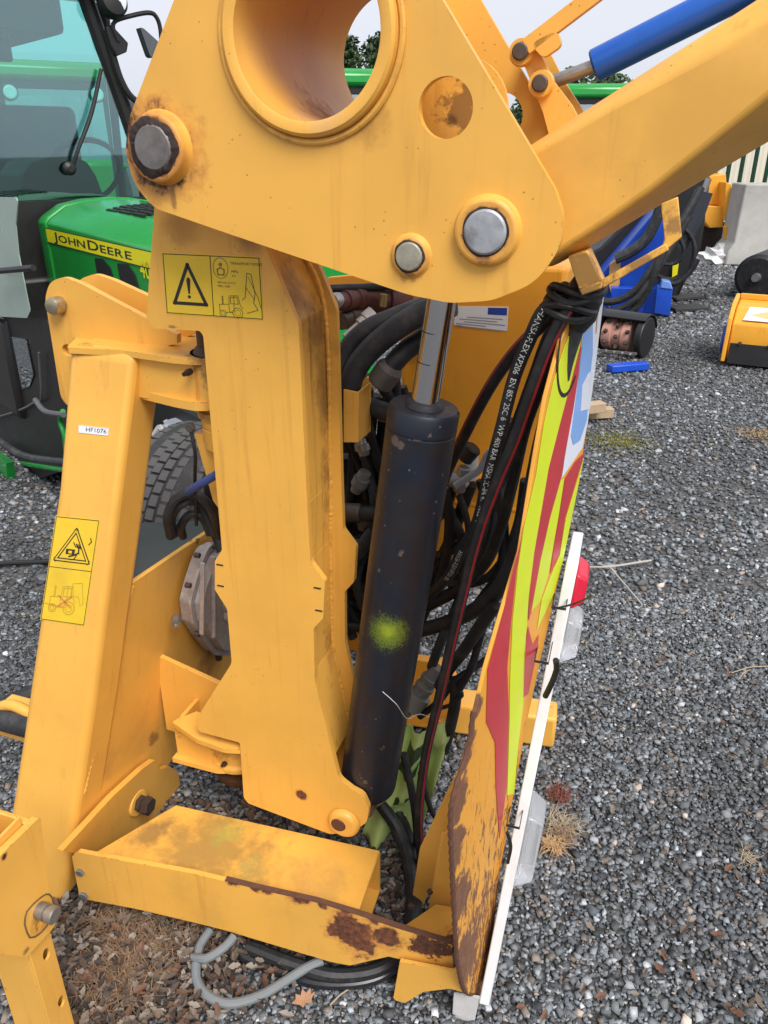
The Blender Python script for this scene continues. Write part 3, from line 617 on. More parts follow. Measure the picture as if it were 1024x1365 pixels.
zl2 = MF.loc(on(275,1030,b=1.16)).z
lh = MF.w(MF.loc(on(305,1000,b=1.19)).x, 1.235, 0); la = MF.loc(lh).x
m = MB(); m.lathe(lh+Z*zl2, Z, [(0,.064),(.008,.066),(.016,.066),(.02,.06),(zl-zl2-.008,.06)], 40); lb = m.build('lower_hinge_barrel', LK, HC, bev=.002)
p = on(299,1020,b=1.17); m = MB(); m.lathe(p+B*.01, -B+Z*.3, [(0,.006),(.012,.006),(.016,.004),(.02,.004)], 10); m.build('grease_nipple', plain('rust_grease', (.05,.02,.012), .5), lb)
m = MB(); LA = MF.loc(on(234,985,b=1.18)).x; m.plate([MF.w(LA,1.18,zl2), MF.w(la-.03,1.185,zl2), MF.w(la-.03,1.185,zl-.01), MF.w(LA,1.18,zl-.01)], thB(.012)); m.build('lower_bracket_web', LK, lb, bev=.001)
m = MB(); m.plate(rnd([MF.w(LA-.005,1.165,zl2), MF.w(la-.02,1.165,zl2), MF.w(la+.05,1.19,zl2), MF.w(la+.05,1.28,zl2), MF.w(LA-.005,1.28,zl2)], [0,.05,.04,0,0]), Z*.012); m.build('lower_bracket_bottom', LK, lb, bev=.003)
pz_ = PD+kk_*zl; m = MB(); m.plate([MF.w(pz_,1.275,zl2-.02), MF.w(la,1.275,zl2-.02), MF.w(la,1.275,zl+.03), MF.w(pz_,1.275,zl+.09)], thB(.012)); m.plate([MF.w(LA-.001,1.182,zl2+.001), MF.w(LA-.001,1.275,zl2+.001), MF.w(LA-.001,1.275,zl-.012), MF.w(LA-.001,1.182,zl-.012)], A*.010); m.build('bracket_back', LK, lb, bev=.001)
m = MB(); m.lathe(lh+Z*(zl2-.045), Z, [(0,.056),(.012,.06),(.024,.06),(.026,.046),(.045,.046)], 36); m.build('lower_bush', plain('greasy_bush2', (.07,.03,.014), .5, .2, .6, 60, .5), lb)
# hydraulic motor bolted to the panel
om = [(262,729),(278,722),(290,726),(300,745),(306,760),(307,850),(292,866),(272,866),(256,846),(243,826),(239,800),(246,772),(254,748)]
m = MB(); base_ = ons(om, **pa(.012)); m.plate(rnd(base_, .03), A*.028); mot = m.build('hydraulic_motor', ALU, HC, bev=.004, seg=3)
cen = sum(base_, Vector())/len(base_)
m = MB(); m.plate(rnd([cen+(p-cen)*1.06+A*.028 for p in base_], .03), A*.007); m.build('motor_flange', ALU, mot, bev=.0015)
m = MB(); m.plate(rnd([cen+(p-cen)*.93+A*.036 for p in base_], .03), A*.022); m.build('motor_cover', ALU, mot, bev=.005, seg=3)
m = MB(); q = cen+A*.05+B*.02-Z*.02; m.lathe(q, A, [(0,.034),(.02,.034),(.024,.03),(.024,.018),(.03,.018)], 32); m.lathe(q-Z*.035-B*.01, A, [(0,.02),(.014,.02),(.018,.016)], 24); m.build('motor_housing', ALU, mot, bev=.002)
for (u0_, v0_, u1_, v1_) in ((270,750,269,846),(284,742,285,850)):
    m = MB(); m.obox(on(u0_, v0_, **pa(.072)), on(u1_, v1_, **pa(.072)), .006, .012, A); m.build('casting_rib', ALU, mot, bev=.002)
for (u, v) in ((262,740),(250,780),(296,752),(262,845),(296,856),(284,728)):
    m = MB(); q = on(u, v, **pa(.046)); m.lathe(q-A*.004, A, [(0,.0065),(.012,.0065),(.013,.005),(.013,.003),(.008,.003)], 14); m.build('cap_screw', DSTEEL, mot)
q = on(249,822,**pa(.048)); m = MB(); m.hexbolt(q-B*.012-A*.02, -B+A*.6, .0125, .02); m.lathe(q-B*.03-A*.01, -B+A*.6, [(0,.009),(.006,.009),(.006,.006),(.001,.006)], 18); m.build('motor_port', STEEL, mot)
m = MB(); m.cyl(on(290,860,**pa(.032)), on(292,878,**pa(.032)), .009, n=16); m.build('drain_plug', DSTEEL, mot)
# dark rubber mat behind the panel
m = MB(); e0, e1 = on(178,776,**pa(-.016)), on(286,703,**pa(-.016)); m.add([e0-Z*.004, e1-Z*.004, e1-A*.06+B*.02, on(191,697,z=(e0.z+e1.z)/2), on(140,705,z=e0.z), e0-A*.16], [(0,1,2,3,4,5)]); m.build('rubber_mat', plain('rubber_mat', (.06,.062,.066), .5, 0, .25, 12, .2, .4, .4, (.12,.11,.1)), HC)
m = MB(); m.tube([on(283,600,b=1.32), on(280,650,b=1.30), on(284,690,b=1.29), on(297,735,b=1.27)], .0135); m.build('hydraulic_hose', RUBBER, HC)

# ---- step beam and bent front bar
ZS = .19; bl0 = on(143,1143,z=ZS); 
def LZ(u, v, z=ZS): return on(u, v, z=z)
stE = [(LZ(280,1135), .20, (.27,.17,.05), .9, 1.1, (1,1,1), 16), (LZ(420,1180), .10, (.50,.28,.07), .9, 1.0, (1,1,1), 14), (LZ(300,1112), .05, (.36,.31,.06), .9, 1.2, (1,1,1), 45), (LZ(330,1160), .05, (.38,.29,.07), .9, 1.4, (1,1,1), 50), (LZ(200,1110), .05, (.2,.12,.04), .9, 1.2)]
SE = Yp('step_paint', stE, dirt=.55)
top = [LZ(128,1150), LZ(234,1073), LZ(507,1134), LZ(474,1226)]
b0_, b1_ = MF.loc(top[3]).y, MF.loc(top[2]).y
a0_ = -.98; a1_ = MF.loc(LZ(490,1180)).x
m = MB(); m.plate([top[0]-A*.03, top[1]+B*.0, top[2], top[3]], Z*-.006); step = m.build('step_beam', SE, HC, bev=.002)
m = MB(); m.plate([p-Z*.12 for p in (top[0]-A*.03, top[1], top[2], top[3])], Z*.006); m.build('bottom_flange', YP, step)
m = MB(); m.plate([top[0]-A*.03-Z*.006, top[3]-Z*.006, top[3]-Z*.114, top[0]-A*.03-Z*.114], B*.006); m.build('web', YP, step)
m = MB(); m.plate([top[1]-Z*.006, top[2]-Z*.006, top[2]-Z*.114, top[1]-Z*.114], -B*.006); m.build('web', YP, step)
# front bar
Lp, Rp = MF.w(-1.02, .905, 0), MF.w(-.19, .978, 0); fd = (Rp-Lp).normalized(); fn_ = Vector((fd.y, -fd.x, 0))
BFr = Frame(Lp, math.degrees(math.atan2(fd.x, fd.y)))     # axis1 along the bar, axis0 towards the viewer
tp = [(96,1142),(104,1136),(150,1145),(250,1163),(340,1184),(420,1202),(470,1217),(530,1237),(603,1259)]
bt = [(604,1298),(552,1283),(518,1275),(466,1287),(440,1282),(300,1240),(200,1215),(120,1200),(106,1195)]
stF = [(on(470,1245,fr=BFr,a=0), .055, RUST, .2, 1.0, (1,1,1), 26), (on(400,1195,fr=BFr,a=0), .022, RUST, .3, 1.1), (on(575,1262,fr=BFr,a=0), .045, (.07,.03,.018), .15, 1.7, (1,1,1.6), 34), (on(515,1250,fr=BFr,a=0), .03, RUST, .3, 1.), (on(340,1184,fr=BFr,a=0), .012, RUST, .3, 1.)]
for u, v in ((310,1176),(355,1187),(430,1206),(460,1214),(500,1227)): stF.append((on(u, v, fr=BFr, a=0), .013, RUST, .3, .9))
m = MB(); m.plate(rnd(ons(tp+bt, fr=BFr, a=0), .006, 3), -BFr.ax[0]*.010); bar = m.build('front_bar', Yp('bar_paint', stF, edge=1., dirt=.2), HC, bev=.0015)
m = MB(); m.ribbon([p-BFr.ax[0]*.005+Z*.0005 for p in ons([(300,1174),(340,1184),(420,1202),(470,1217),(530,1237),(603,1259)], fr=BFr, a=0)], BFr.ax[0]*.0056, .0018); m.build('rusted_edge', plain('rust', RUST, .8, 0, .45, 80, .7), bar)
for (u, v) in ((107.5,1162), (112.5,1193)):
    p = on(u, v, fr=BFr, a=0); m = MB(); m.hexbolt(p, BFr.ax[0], .0095, .006); m.build('bolt', plain('zinc_bolt', (.27,.28,.30), .45, .7, .4, 80, .3), bar)
m = MB(); m.obox(on(100,1140,fr=BFr,a=-.012), on(140,1150,fr=BFr,a=-.012), .006, .012, Z); m.hexbolt(on(127,1144,fr=BFr,a=-.02), A, .008, .012); m.build('tab', YP, bar)

# ---- stand leg in its sleeve at the corner
SA = -.80
sp_ = ons([(-60,1206),(2,1139),(54,1088),(57,1112),(64,1175),(76,1232),(36,1276),(24,1275),(-60,1262)], a=SA)
m = MB(); m.plate(rnd(sp_, [0,0,.006,0,0,.012,.012,.01,0]), -A*.012); sleeve = m.build('stand_sleeve', Yp('sleeve_paint', [(on(6,1142,a=SA), .006, DIRT, .4, .6), (on(35,1268,a=SA), .008, (.1,.07,.04), .5, 1.), (on(55,1225,a=SA), .02, (.55,.27,.04), .4, .6)], edge=.7), HC, bev=.002)
l0, l1 = MF.loc(on(37,1262,a=SA-.014)), MF.loc(on(75,1232,a=SA-.014))
lb0, lb1 = l0.y, l1.y
m = MB(); zt_ = MF.loc(on(30,1112,a=SA)).z
m.box((SA-.10, lb1-.012, zt_-.16), (SA-.012, lb1, zt_)); m.box((SA-.112, lb0-.02, zt_-.16), (SA-.10, lb1, zt_+.002)); m.build('sleeve_wall', YP, sleeve, bev=.002)
m = MB(); holes = [circ(on(u, v, a=SA-.014), B, Z, .0070, 20, .0112) for u, v in ((62,1272), (82,1335))]
w_ = [MF.w(SA-.014,lb0,-.0), MF.w(SA-.014,lb1-.014,-.0), MF.w(SA-.014,lb1-.014,zt_+.015), MF.w(SA-.014,lb0,zt_+.015)]
m.plate(w_, -A*.005, holes); m.box((SA-.094,lb0,0), (SA-.0195,lb0+.005,zt_+.015)); m.box((SA-.094,lb1-.019,0), (SA-.0195,lb1-.0141,zt_+.015)); m.box((SA-.099,lb0,0), (SA-.0945,lb1-.014,zt_+.015))
leg = m.build('stand_leg', Yp('leg_paint', [], edge=.5, dirt=.1), HC, bev=.0012)
p = on(52,1213,a=SA); m = MB(); m.lathe(p-A*.06, A, [(0,.0135),(.062,.0135),(.075,.0135),(.076,.011),(.079,.011),(.080,.014),(.090,.014),(.092,.012)], 30); m.build('stand_pin', plain('grey_pin', (.30,.28,.25), .45, .7, .4, 60, .4), sleeve)
m = MB(); pr = ons([(33,1232),(36,1215),(55,1196),(66,1192),(72,1205),(68,1225),(55,1243),(40,1250)], a=SA+.0012); m.tube(pr+[pr[0]], .0012, n=6); m.build('scuff_ring', plain('dark_scuff', (.12,.08,.04), .7), sleeve)
m = MB(); m.box((-1.44,1.16,.20), (-1.16,1.24,.27)); m.tube([MF.w(-1.40,1.15,.30), MF.w(-1.34,1.15,.325), MF.w(-1.26,1.15,.30)], .014); m.build('tow_bracket', YP, HC, bev=.004)
m = MB(); m.cyl(MF.w(-1.42,1.14,.285), MF.w(-1.22,1.14,.285), .03); m.build('bracket_tube', RUBBER2, HC)

# ---- oil tank and rear frame
TB = 1.62
tk = [(545,330),(770,330),(757,420),(720,640),(690,762),(640,770),(600,775),(545,760)]
zb_t = MF.loc(on(640,772,b=TB)).z; at0 = MF.loc(on(545,500,b=TB)).x; at1 = MF.loc(on(752,420,b=TB)).x
TKP = paint('tank_paint', (.78,.33,.025), ML, [(on(690,770,b=TB), .06, (.2,.08,.02), .8, 1.2), (on(560,470,b=TB), .05, (.4,.17,.02), .8, 1.)], dirt=.2)
m = MB(); m.box((at0-.02, TB, zb_t), (at1, TB+.34, 1.335)); tank = m.build('oil_tank', TKP, HC, bev=.012, seg=3)
m = MB(); zz = MF.loc(on(690,632,b=TB)).z; m.box((at1-.16, TB-.05, zz-.006), (at1-.06, TB, zz)); m.build('tank_tab', TKP, tank, bev=.001)
m = MB(); m.box((at0-.02, TB-.003, zz-.09), (at1, TB-.0005, zz-.084)); m.build('tank_seam', TKP, tank)
def tkd(d):
    d.poly([(.62,.02),(.98,.02),(.98,.16),(.62,.16)], 2); d.text('CE', .04,.5,.10,1)
    for i, (a, b) in enumerate(((.25,.9),(.1,.8),(.2,.95),(.05,.6),(.1,.9))): d.line([(a,.24+i*.055),(b,.24+i*.055)], .02, 1)
sticker('data_plate', ons([(608,408),(678,409),(676,441),(605,433)], b=TB), .001, tkd, [plain('label_white', (.7,.71,.74), .4, 0, .05), plain('label_grey', (.25,.26,.3), .6), plain('label_blue', (.02,.05,.3), .5)], tank, .45)
FRP = paint('frame_paint', (.76,.32,.03), ML, [(on(480,620,b=1.72), .06, (.05,.03,.02), .5, 1.3), (on(475,760,b=1.72), .08, (.12,.05,.02), .8, 1.3)], dirt=.6)
m = MB(); m.plate(ons([(436,370),(545,360),(545,395),(436,390)], b=1.70), thB(.02)); m.build('rear_beam', FRP, HC, bev=.003); m = MB(); m.plate(ons([(440,600),(530,620),(545,760),(520,880),(440,860)], b=1.74), thB(.02)); m.build('rear_frame', FRP, HC, bev=.003)
m = MB(); m.plate(rnd(ons([(479,510),(493,500),(497,560),(490,584),(478,590)], b=1.50), .012), thB(.02)); m.build('ragged_tab', Yp('tab_paint', [(on(488,545,b=1.5), .03, BLK, .4, 1.4, (1,1,1), 40)], edge=1.), HC, bev=.002)
# lower brace and the foot tube lying across the gravel
m = MB(); m.plate(ons([(520,875),(588,885),(606,905),(606,975),(520,965)], b=1.66), thB(.03)); m.box((-.52, 1.70, .06), (-.40, 1.80, .16)); m.build('lower_brace', FRP, HC, bev=.004)
fz = .0; f0, f1 = on(604,946,z=.055), on(741,966,z=.055)
m = MB(); m.obox(f0-(f1-f0)*.8, f1, .085, .105, Z); m.build('foot_tube', Yp('foot_paint', [(on(735,945,z=.1), .008, RUST, .3, 1.)], edge=.5), HC, bev=.010, seg=3)

# ---- valve, fittings
def fit(p0, p1, rings, mat, name='fitting'):
    m = MB(); d = Vector(p1)-Vector(p0); Ln = d.length; m.lathe(p0, d, [(t*Ln, r) for t, r in rings], 22); return m.build(name, mat, HC, sharp=25)
RUBR = plain('red_brown_fitting', (.10,.035,.03), .5, .3, .4, 60, .4)
fit(on(446,404,b=1.42), on(480,395,b=1.5), [(0,.012),(.1,.018),(.35,.018),(.36,.021),(.7,.021),(.72,.024),(.95,.024),(1,.02)], RUBR)
fit(on(478,396,b=1.5), on(540,405,b=1.6), [(0,.024),(.3,.028),(.5,.028),(.52,.033),(.95,.033),(1,.028)], RUBR)
fit(on(444,402,b=1.415), on(452,400,b=1.43), [(0,.014),(.5,.016),(1,.015)], STEEL, 'union_nut')
fit(on(454,428,b=1.45), on(475,419,b=1.5), [(0,.018),(.4,.02),(.42,.023),(1,.023)], DSTEEL)
fit(on(462,452,b=1.42), on(500,420,b=1.46), [(0,.012),(.5,.013),(.52,.017),(.7,.017),(.72,.02),(1,.02)], ALU)
fit(on(510,408,b=1.5), on(512,392,b=1.5), [(0,.008),(1,.008)], plain('brass', (.4,.3,.12), .4, .7), 'brass_plug')
fit(on(505,512,b=1.36), on(524,486,b=1.36), [(0,.022),(.1,.026),(.8,.026),(.85,.024),(1,.02)], plain('hose_collar', (.11,.10,.095), .55, .2, .3, 60, .3), 'hose_collar')
fit(on(458,683,b=1.42), on(482,684,b=1.42), [(0,.017),(.05,.021),(.9,.021),(1,.018)], DSTEEL)
fit(on(478,684,b=1.42), on(530,686,b=1.42), [(0,.017),(1,.017)], RUBBER, 'hose_end')
fit(on(488,540,b=1.4), on(530,553,b=1.4), [(0,.0175),(1,.0175)], RUBBER2, 'suction_pipe')
GREYF = plain('grey_fitting', (.16,.16,.15), .55, .2, .3, 60, .4)
fit(on(556,930,b=1.40), on(584,890,b=1.42), [(0,.026),(.12,.026),(.14,.021),(.3,.021),(.32,.023),(.42,.023),(.44,.02),(.55,.02),(.57,.022),(.67,.022),(.69,.018),(1,.016)], GREYF, 'quick_coupler')
fit(on(538,950,b=1.38), on(560,925,b=1.4), [(0,.016),(.3,.018),(.35,.03),(1,.03)], GREYF, 'coupler_body')
m = MB(); vp = on(612,640,b=1.44); m.cyl(vp-A*.035, vp+A*.012, .017, n=20, ch=.003); m.cyl(vp+Z*.03+A*.01, vp-Z*.025, .013, n=18, ch=.002); m.hexbolt(vp+A*.012-B*.01, -B, .012, .02); m.build('ball_valve', plain('zinc_valve', (.32,.32,.31), .45, .6, .3, 60, .3), HC)
m = MB(); m.tube([vp-B*.03+A*.0, on(628,634,b=1.41), on(640,626,b=1.41), on(648,608,b=1.41), on(654,601,b=1.41)], lambda t: .0075-.001*t, n=10); m.build('valve_lever', plain('lever_grey', (.36,.39,.43), .4, .1), HC)
m = MB(); m.cyl(on(618,612,b=1.45), on(632,596,b=1.45), .018, n=18, ch=.003); m.build('valve_cap', BLACK, HC)
m = MB(); m.lathe(on(628,626,b=1.46)-Z*.02, Z, [(0,.014),(.05,.014)], 18); m.build('valve_stem', WHITE, HC)

# ---- hydraulic hoses
def hose(pts, r, mat=RUBBER, n=14, parent=HC, name='hydraulic_hose', line=None, text=None):
    """pts: (u, v, depth b). The line or lettering is printed along the outside"""
    P = [on(u, v, b=b) for u, v, b in pts]; m = MB(); m.tube(P, r, n); o = m.build(name, mat, parent)
    path = spline(P, .004); L = [0]
    for i in range(1, len(path)): L.append(L[-1]+(path[i]-path[i-1]).length)
    La = np.array(L); Pa = np.array([p[:] for p in path])
    def at(s):
        p = Vector([np.interp(s, La, Pa[:, i]) for i in range(3)]); q = Vector([np.interp(s+.006, La, Pa[:, i]) for i in range(3)]); q0 = Vector([np.interp(s-.006, La, Pa[:, i]) for i in range(3)])
        t = (q-q0).normalized(); nn = (EYE*.0+MF.w(-.05,0,1.5)-p); nn = (nn-t*nn.dot(t)).normalized(); return p, t, nn, nn.cross(t)
    def wrap(s, y): p, t, nn, yy = at(s); a = y/r; return p+(nn*math.cos(a)+yy*math.sin(a))*(r+.0004)
    if line:
        y0, w, mt = line; m = MB(); ss = np.arange(.002, L[-1]-.002, .006); v = []
        for s in ss: v += [wrap(s, y0-w/2), wrap(s, y0+w/2)]
        m.add(v, [(2*i, 2*i+1, 2*i+3, 2*i+2) for i in range(len(ss)-1)]); m.build('stripe', mt, o, recalc=False)
    if text:
        for s0, body, size, y0 in text:
            v, f = text_mesh(body, size); m = MB(); m.add([wrap(s0+p[0], y0+p[1]) for p in v], f); m.build('lettering', HTXT, o, smooth=False, recalc=False)
    return o
HTXT = plain('hose_print', (.55,.55,.53), .6, 0, .2, 80, 0)
HRED = plain('hose_red', (.30,.02,.03), .55, 0, .3, 60, 0)
r1 = .0105
hose([(772,388,1.16),(757,402,1.15),(739,395+8,1.15),(722,418,1.15),(707,450,1.16),(686,502,1.17),(668,572,1.18),(651,634,1.20),(637,694,1.22),(616,733,1.26),(598,768,1.32),(570,795,1.38),(545,806,1.42)], r1,
     text=[(.055, 'HANSA-FLEX KP206  EN 857 2SC 6  WP 400 BAR  MSHA IC-84/41  1022  9', .0125, -.004), (.545, 'HANSA-FLEX KP206  EN', .0125, -.004)])
hose([(770,392,1.20),(748,412,1.20),(715,440,1.22),(686,470,1.24),(660,505,1.27),(637,545,1.30),(617,585,1.34),(600,620,1.36),(588,650,1.38)], r1, line=(-.0085, .004, HRED))
hose([(772,394,1.14),(752,420,1.135),(728,470,1.135),(706,530,1.14),(685,590,1.15),(664,640,1.16),(645,690,1.17),(630,740,1.18),(618,790,1.19),(603,853,1.20),(585,933,1.21),(568,1005,1.22),(559,1077,1.22),(560,1130,1.24),(566,1165,1.28)], .0098, line=(.0062, .0045, HRED))
hose([(778,392,1.18),(768,425,1.17),(750,480,1.17),(737,540,1.18),(722,600,1.20),(707,670,1.23),(690,735,1.27),(665,785,1.32),(630,815,1.38),(590,832,1.43),(540,845,1.46)], .0165, mat=RUBBER2)
hose([(774,394,1.21),(745,450,1.22),(722,510,1.24),(700,570,1.26),(684,640,1.28),(668,702,1.31),(647,752,1.36),(603,792,1.42),(550,818,1.46)], .0105)
hose([(770,392,1.24),(735,440,1.26),(712,500,1.30),(690,560,1.34),(672,610,1.36),(663,650,1.36),(672,705,1.36),(666,760,1.38),(640,800,1.42),(612,830,1.44)], .0095)
hose([(765,385,1.22),(750,380,1.3),(741,400,1.48),(738,470,1.56),(738,520,1.58)], .005)
hose([(661,806,1.30),(640,835,1.31),(618,868,1.33),(600,890,1.36),(586,915,1.38)], .013, name='capped_hose')
hose([(655,875,1.40),(625,895,1.37),(604,910,1.36),(585,935,1.38),(560,955,1.4)], .008)
hose([(607,905,1.36),(607,935,1.36),(600,970,1.37),(592,1000,1.38)], .013)
hose([(613,922,1.34),(616,927,1.34),(600,940,1.35),(586,944,1.36)], .0045, name='dust_cap_strap')
hose([(592,655,1.42),(600,700,1.44),(590,760,1.46),(560,830,1.46)], .012)
hose([(628,645,1.46),(600,720,1.48),(575,770,1.48),(560,800,1.48)], .013); hose([(612,660,1.42),(622,690,1.42),(624,720,1.42),(612,760,1.44)], .007)
for (p_, r_) in (([(690,600,1.40),(660,660,1.42),(632,705,1.44),(600,735,1.46),(560,745,1.48)], .010), ([(680,560,1.44),(668,640,1.46),(655,720,1.46),(625,775,1.46),(580,800,1.47)], .012), ([(640,640,1.5),(650,690,1.5),(640,740,1.5),(610,770,1.5),(570,780,1.5)], .009),
                 ([(600,680,1.46),(618,730,1.46),(615,790,1.44),(590,850,1.42),(575,890,1.42)], .011), ([(700,640,1.33),(690,700,1.35),(668,750,1.38),(640,775,1.42),(600,780,1.46)], .009), ([(655,800,1.36),(640,850,1.34),(628,890,1.34),(612,920,1.35)], .008), ([(560,700,1.5),(585,690,1.5),(600,665,1.48),(606,640,1.46)], .010)):
    hose(p_, r_, mat=random.choice((RUBBER, RUBBER2)))
# thick suction hoses behind the ram
hose([(600,395,1.40),(565,407,1.40),(528,421,1.39),(489,438,1.37),(462,465,1.36),(452,500,1.35),(448,540,1.36)], .0165, mat=RUBBER2)
hose([(605,405,1.36),(566,416,1.36),(528,438,1.355),(494,466,1.35),(473,494,1.345),(462,530,1.345),(452,570,1.36)], .022, mat=RUBBER2)
hose([(590,432,1.42),(563,452,1.40),(540,468,1.38),(520,490,1.36)], .019)
hose([(440,385,1.44),(462,384,1.46),(490,383,1.5),(530,380,1.55)], .008)
hose([(500,500,1.42),(520,530,1.46),(540,560,1.5),(530,600,1.5)], .012); hose([(465,585,1.46),(478,620,1.48),(488,660,1.48),(492,700,1.48)], .0075)
hose([(490,560,1.44),(500,600,1.46),(510,640,1.48),(505,690,1.5),(480,716,1.48),(455,720,1.46)], .009); hose([(535,520,1.5),(545,560,1.52),(560,620,1.5)], .014)
hose([(500,706,1.42),(480,733,1.42),(462,760,1.44)], .016, mat=RUBBER2); hose([(460,780,1.5),(490,785,1.48),(520,800,1.46),(560,812,1.46)], .014); hose([(455,835,1.44),(500,838,1.44),(550,848,1.44)], .012); hose([(455,805,1.5),(500,812,1.5),(560,826,1.5)], .016)
for i_ in range(11):
    u0 = 455+i_*9; r_ = random.uniform(.006, .014); dv = random.uniform(-25, 25); bq_ = 1.46+.02*(i_ % 4)
    hose([(u0, 520+dv, bq_), (u0+random.uniform(-18,22), 600+dv, bq_+.02), (u0+random.uniform(-25,30), 690+dv, bq_), (u0+random.uniform(-20,30), 780+dv, bq_-.01), (u0+random.uniform(0,40), 850, bq_)], r_, mat=random.choice((RUBBER, RUBBER2)))
for (u_, v_, b_) in ((470,500,1.44),(510,560,1.45),(486,606,1.45),(474,655,1.44),(508,668,1.46),(470,745,1.43),(484,705,1.43)):
    fit(on(u_, v_, b=b_), on(u_+random.uniform(-10,14), v_-random.uniform(14,26), b=b_), [(0,.012),(.3,.014),(.32,.018),(.7,.018),(.72,.015),(1,.013)], random.choice((DSTEEL, GREYF, STEEL)), 'hose_fitting')
m = MB(); m.box((-.72, 1.50, .48), (-.50, 1.66, .92)); m.box((-.66, 1.46, .95), (-.58, 1.6, 1.1)); m.build('dark_backing', plain('backing_black', (.014,.013,.013), .5, .2, .5, 40, .4, .4, .3), HC, bev=.012)  # dark boxes added as backing behind the hoses
# tape binding the hoses to the guard
m = MB(); tpos = on(770,392,b=1.17)
for i in range(5): m.tube([tpos+A*(.036*math.cos(t)-.003*i)+B*.042*math.sin(t)+Z*(.006*math.sin(t*2+i*1.7)-.008*i+.008) for t in np.linspace(0, 6.283, 18)], .0055, n=8)
m.lathe(tpos-Z*.05, Z+A*.2, [(0,.016),(.02,.026),(.06,.026),(.08,.018)], 16); m.build('tape_binding', BLACK, HC)

# ---- bent guard sheet with reflective strips
Q = on(635,1325,z=.05); GF = Frame(Q, 32)
def GP(pts, off=0): return ons(pts, fr=GF, a=off)
gl = [(770,400),(748,455),(728,530),(714,610),(694,735),(670,815),(648,890),(634,950),(626,1000),(608,1058),(603,1100),(606,1180),(609,1245),(613,1290),(622,1322),(640,1327)]
gr_ = [(652,1312),(664,1180),(683,1070),(703,960),(725,860),(750,750),(776,612),(790,520),(806,383)]
k = NB('guard_sheet'); bw = k.noise(6, 4)
colg = k.mix(bw, (.80,.38,.05), (.70,.30,.03))
scr = k.noise(1, 7, .7, k.scale((75, 75, 17)), 1.2)
gz = k.n('ShaderNodeSeparateXYZ'); k.l(k.co, gz.inputs[0])
hgt = k.math('ADD', gz.outputs['Z'], k.math('MULTIPLY', k.math('SUBTRACT', k.noise(14, 5), .5), .30))
low = k.ramp(hgt, .60, .15)
edge_ = k.math('ADD', low, 0.)
rm = k.ramp(k.math('ADD', scr, k.math('MULTIPLY', low, .12)), .55, .63)
rm = k.math('MULTIPLY', rm, k.ramp(hgt, .72, .56)); 
rm = k.math('MAXIMUM', rm, k.math('MULTIPLY', k.ramp(hgt, .15, .02), k.ramp(k.noise(30,5), .36, .54)))
fr_ = k.noise(90, 5, .6); colg = k.mix(rm, colg, k.mix(fr_, (.075,.032,.018), (.30,.135,.065)))
for (u, v, r_) in ((620,1000,.04),(606,1070,.05),(604,1140,.05),(606,1210,.06),(615,1290,.08),(634,945,.025)):
    q = GP([(u, v)])[0]-ML; a_ = k.n('ShaderNodeVectorMath', operation='DISTANCE'); k.l(k.co, a_.inputs[0]); a_.inputs[1].default_value = q
    d_ = k.math('ADD', a_.outputs['Value'], k.math('MULTIPLY', k.math('SUBTRACT', k.noise(24, 6, .7), .5), r_*2.2)); f_ = k.ramp(d_, r_, r_*.8)
    colg = k.mix(f_, colg, k.mix(fr_, (.07,.03,.018), (.30,.13,.06)))
k.bump(k.math('ADD', fr_, k.math('MULTIPLY', rm, -.6)), .35, .002); GSH = k.fin(colg, k.math('ADD', k.math('MULTIPLY', rm, .3), .42))
m = MB(); m.plate(GP(gl+gr_), -GF.ax[0]*.006); sheet = m.build('guard_sheet', GSH, HC, bev=.001)
m = MB(); m.bead([p-GF.ax[0]*.003 for p in GP(gl[7:])], .0042, .006); m.build('torn_edge', plain('rust_edge', (.11,.045,.025), .8, 0, .5, 90, .8), sheet)
HI = plain('fluorescent_yellow', (.62,.72,.02), .4, 0, .08, 14, .1, .5, .25, (.45,.5,.12))
HR = plain('reflective_red', (.48,.035,.045), .35, 0, .15, 18, .1, .5, .3, (.3,.06,.06))
HWt = plain('white_film', (.70,.74,.82), .3, 0, .06, 20, .1, .5, .3, (.5,.52,.6)); HB = plain('blue_film', (.22,.40,.76), .35, 0, .15, 14, .1)
y1r = [(783,408),(772,465),(760,512),(746,565),(731,624),(712,735),(705,790),(700,860),(697,940),(690,1000),(685,1058)]
y1l = [(776,408),(752,462),(737,512),(725,565),(714,636),(698,706),(690,760),(683,830),(680,900),(679,960),(676,1060)]
r1r = [(775,462),(771,500),(764,545),(752,612),(747,640),(733,690),(720,748),(708,815),(705,826)]
y2r = [(752,638),(744,690),(740,712),(731,765),(719,803),(708,815)]
films = [('strip', HI, y1l+y1r[::-1]), ('strip', HR, y1r[1:7]+[(704,826)]+r1r[::-1]), ('strip', HI, r1r[4:8]+[(708,818)]+y2r[::-1]),
    ('strip', HR, [(779,603),(767,615),(753,638),(745,690),(741,712),(733,765),(745,741),(753,691),(770,634)]), ('strip', HI, [(778,610),(771,636),(754,692),(746,741),(734,768),(722,800),(716,838),(735,800),(750,748),(768,660)]),
    ('strip', HR, [(692,730),(684,760),(672,812),(650,892),(648,962),(660,990),(661,1050),(666,1118),(675,1050),(678,950),(676,890),(681,830),(688,762),(696,715)]),
    ('strip', HR, [(704,835),(698,870),(697,930),(704,925),(716,868),(718,846),(710,860)]),
    ('film', HWt, [(783,400),(806,384),(793,492),(783,565),(776,597),(749,637),(755,595),(761,565),(771,502),(776,448)]),
    ]
for nm, mt, pts in films:
    m = MB(); m.plate(GP(pts, .0008), GF.ax[0]*.0006); m.build(nm, mt, sheet, smooth=False)
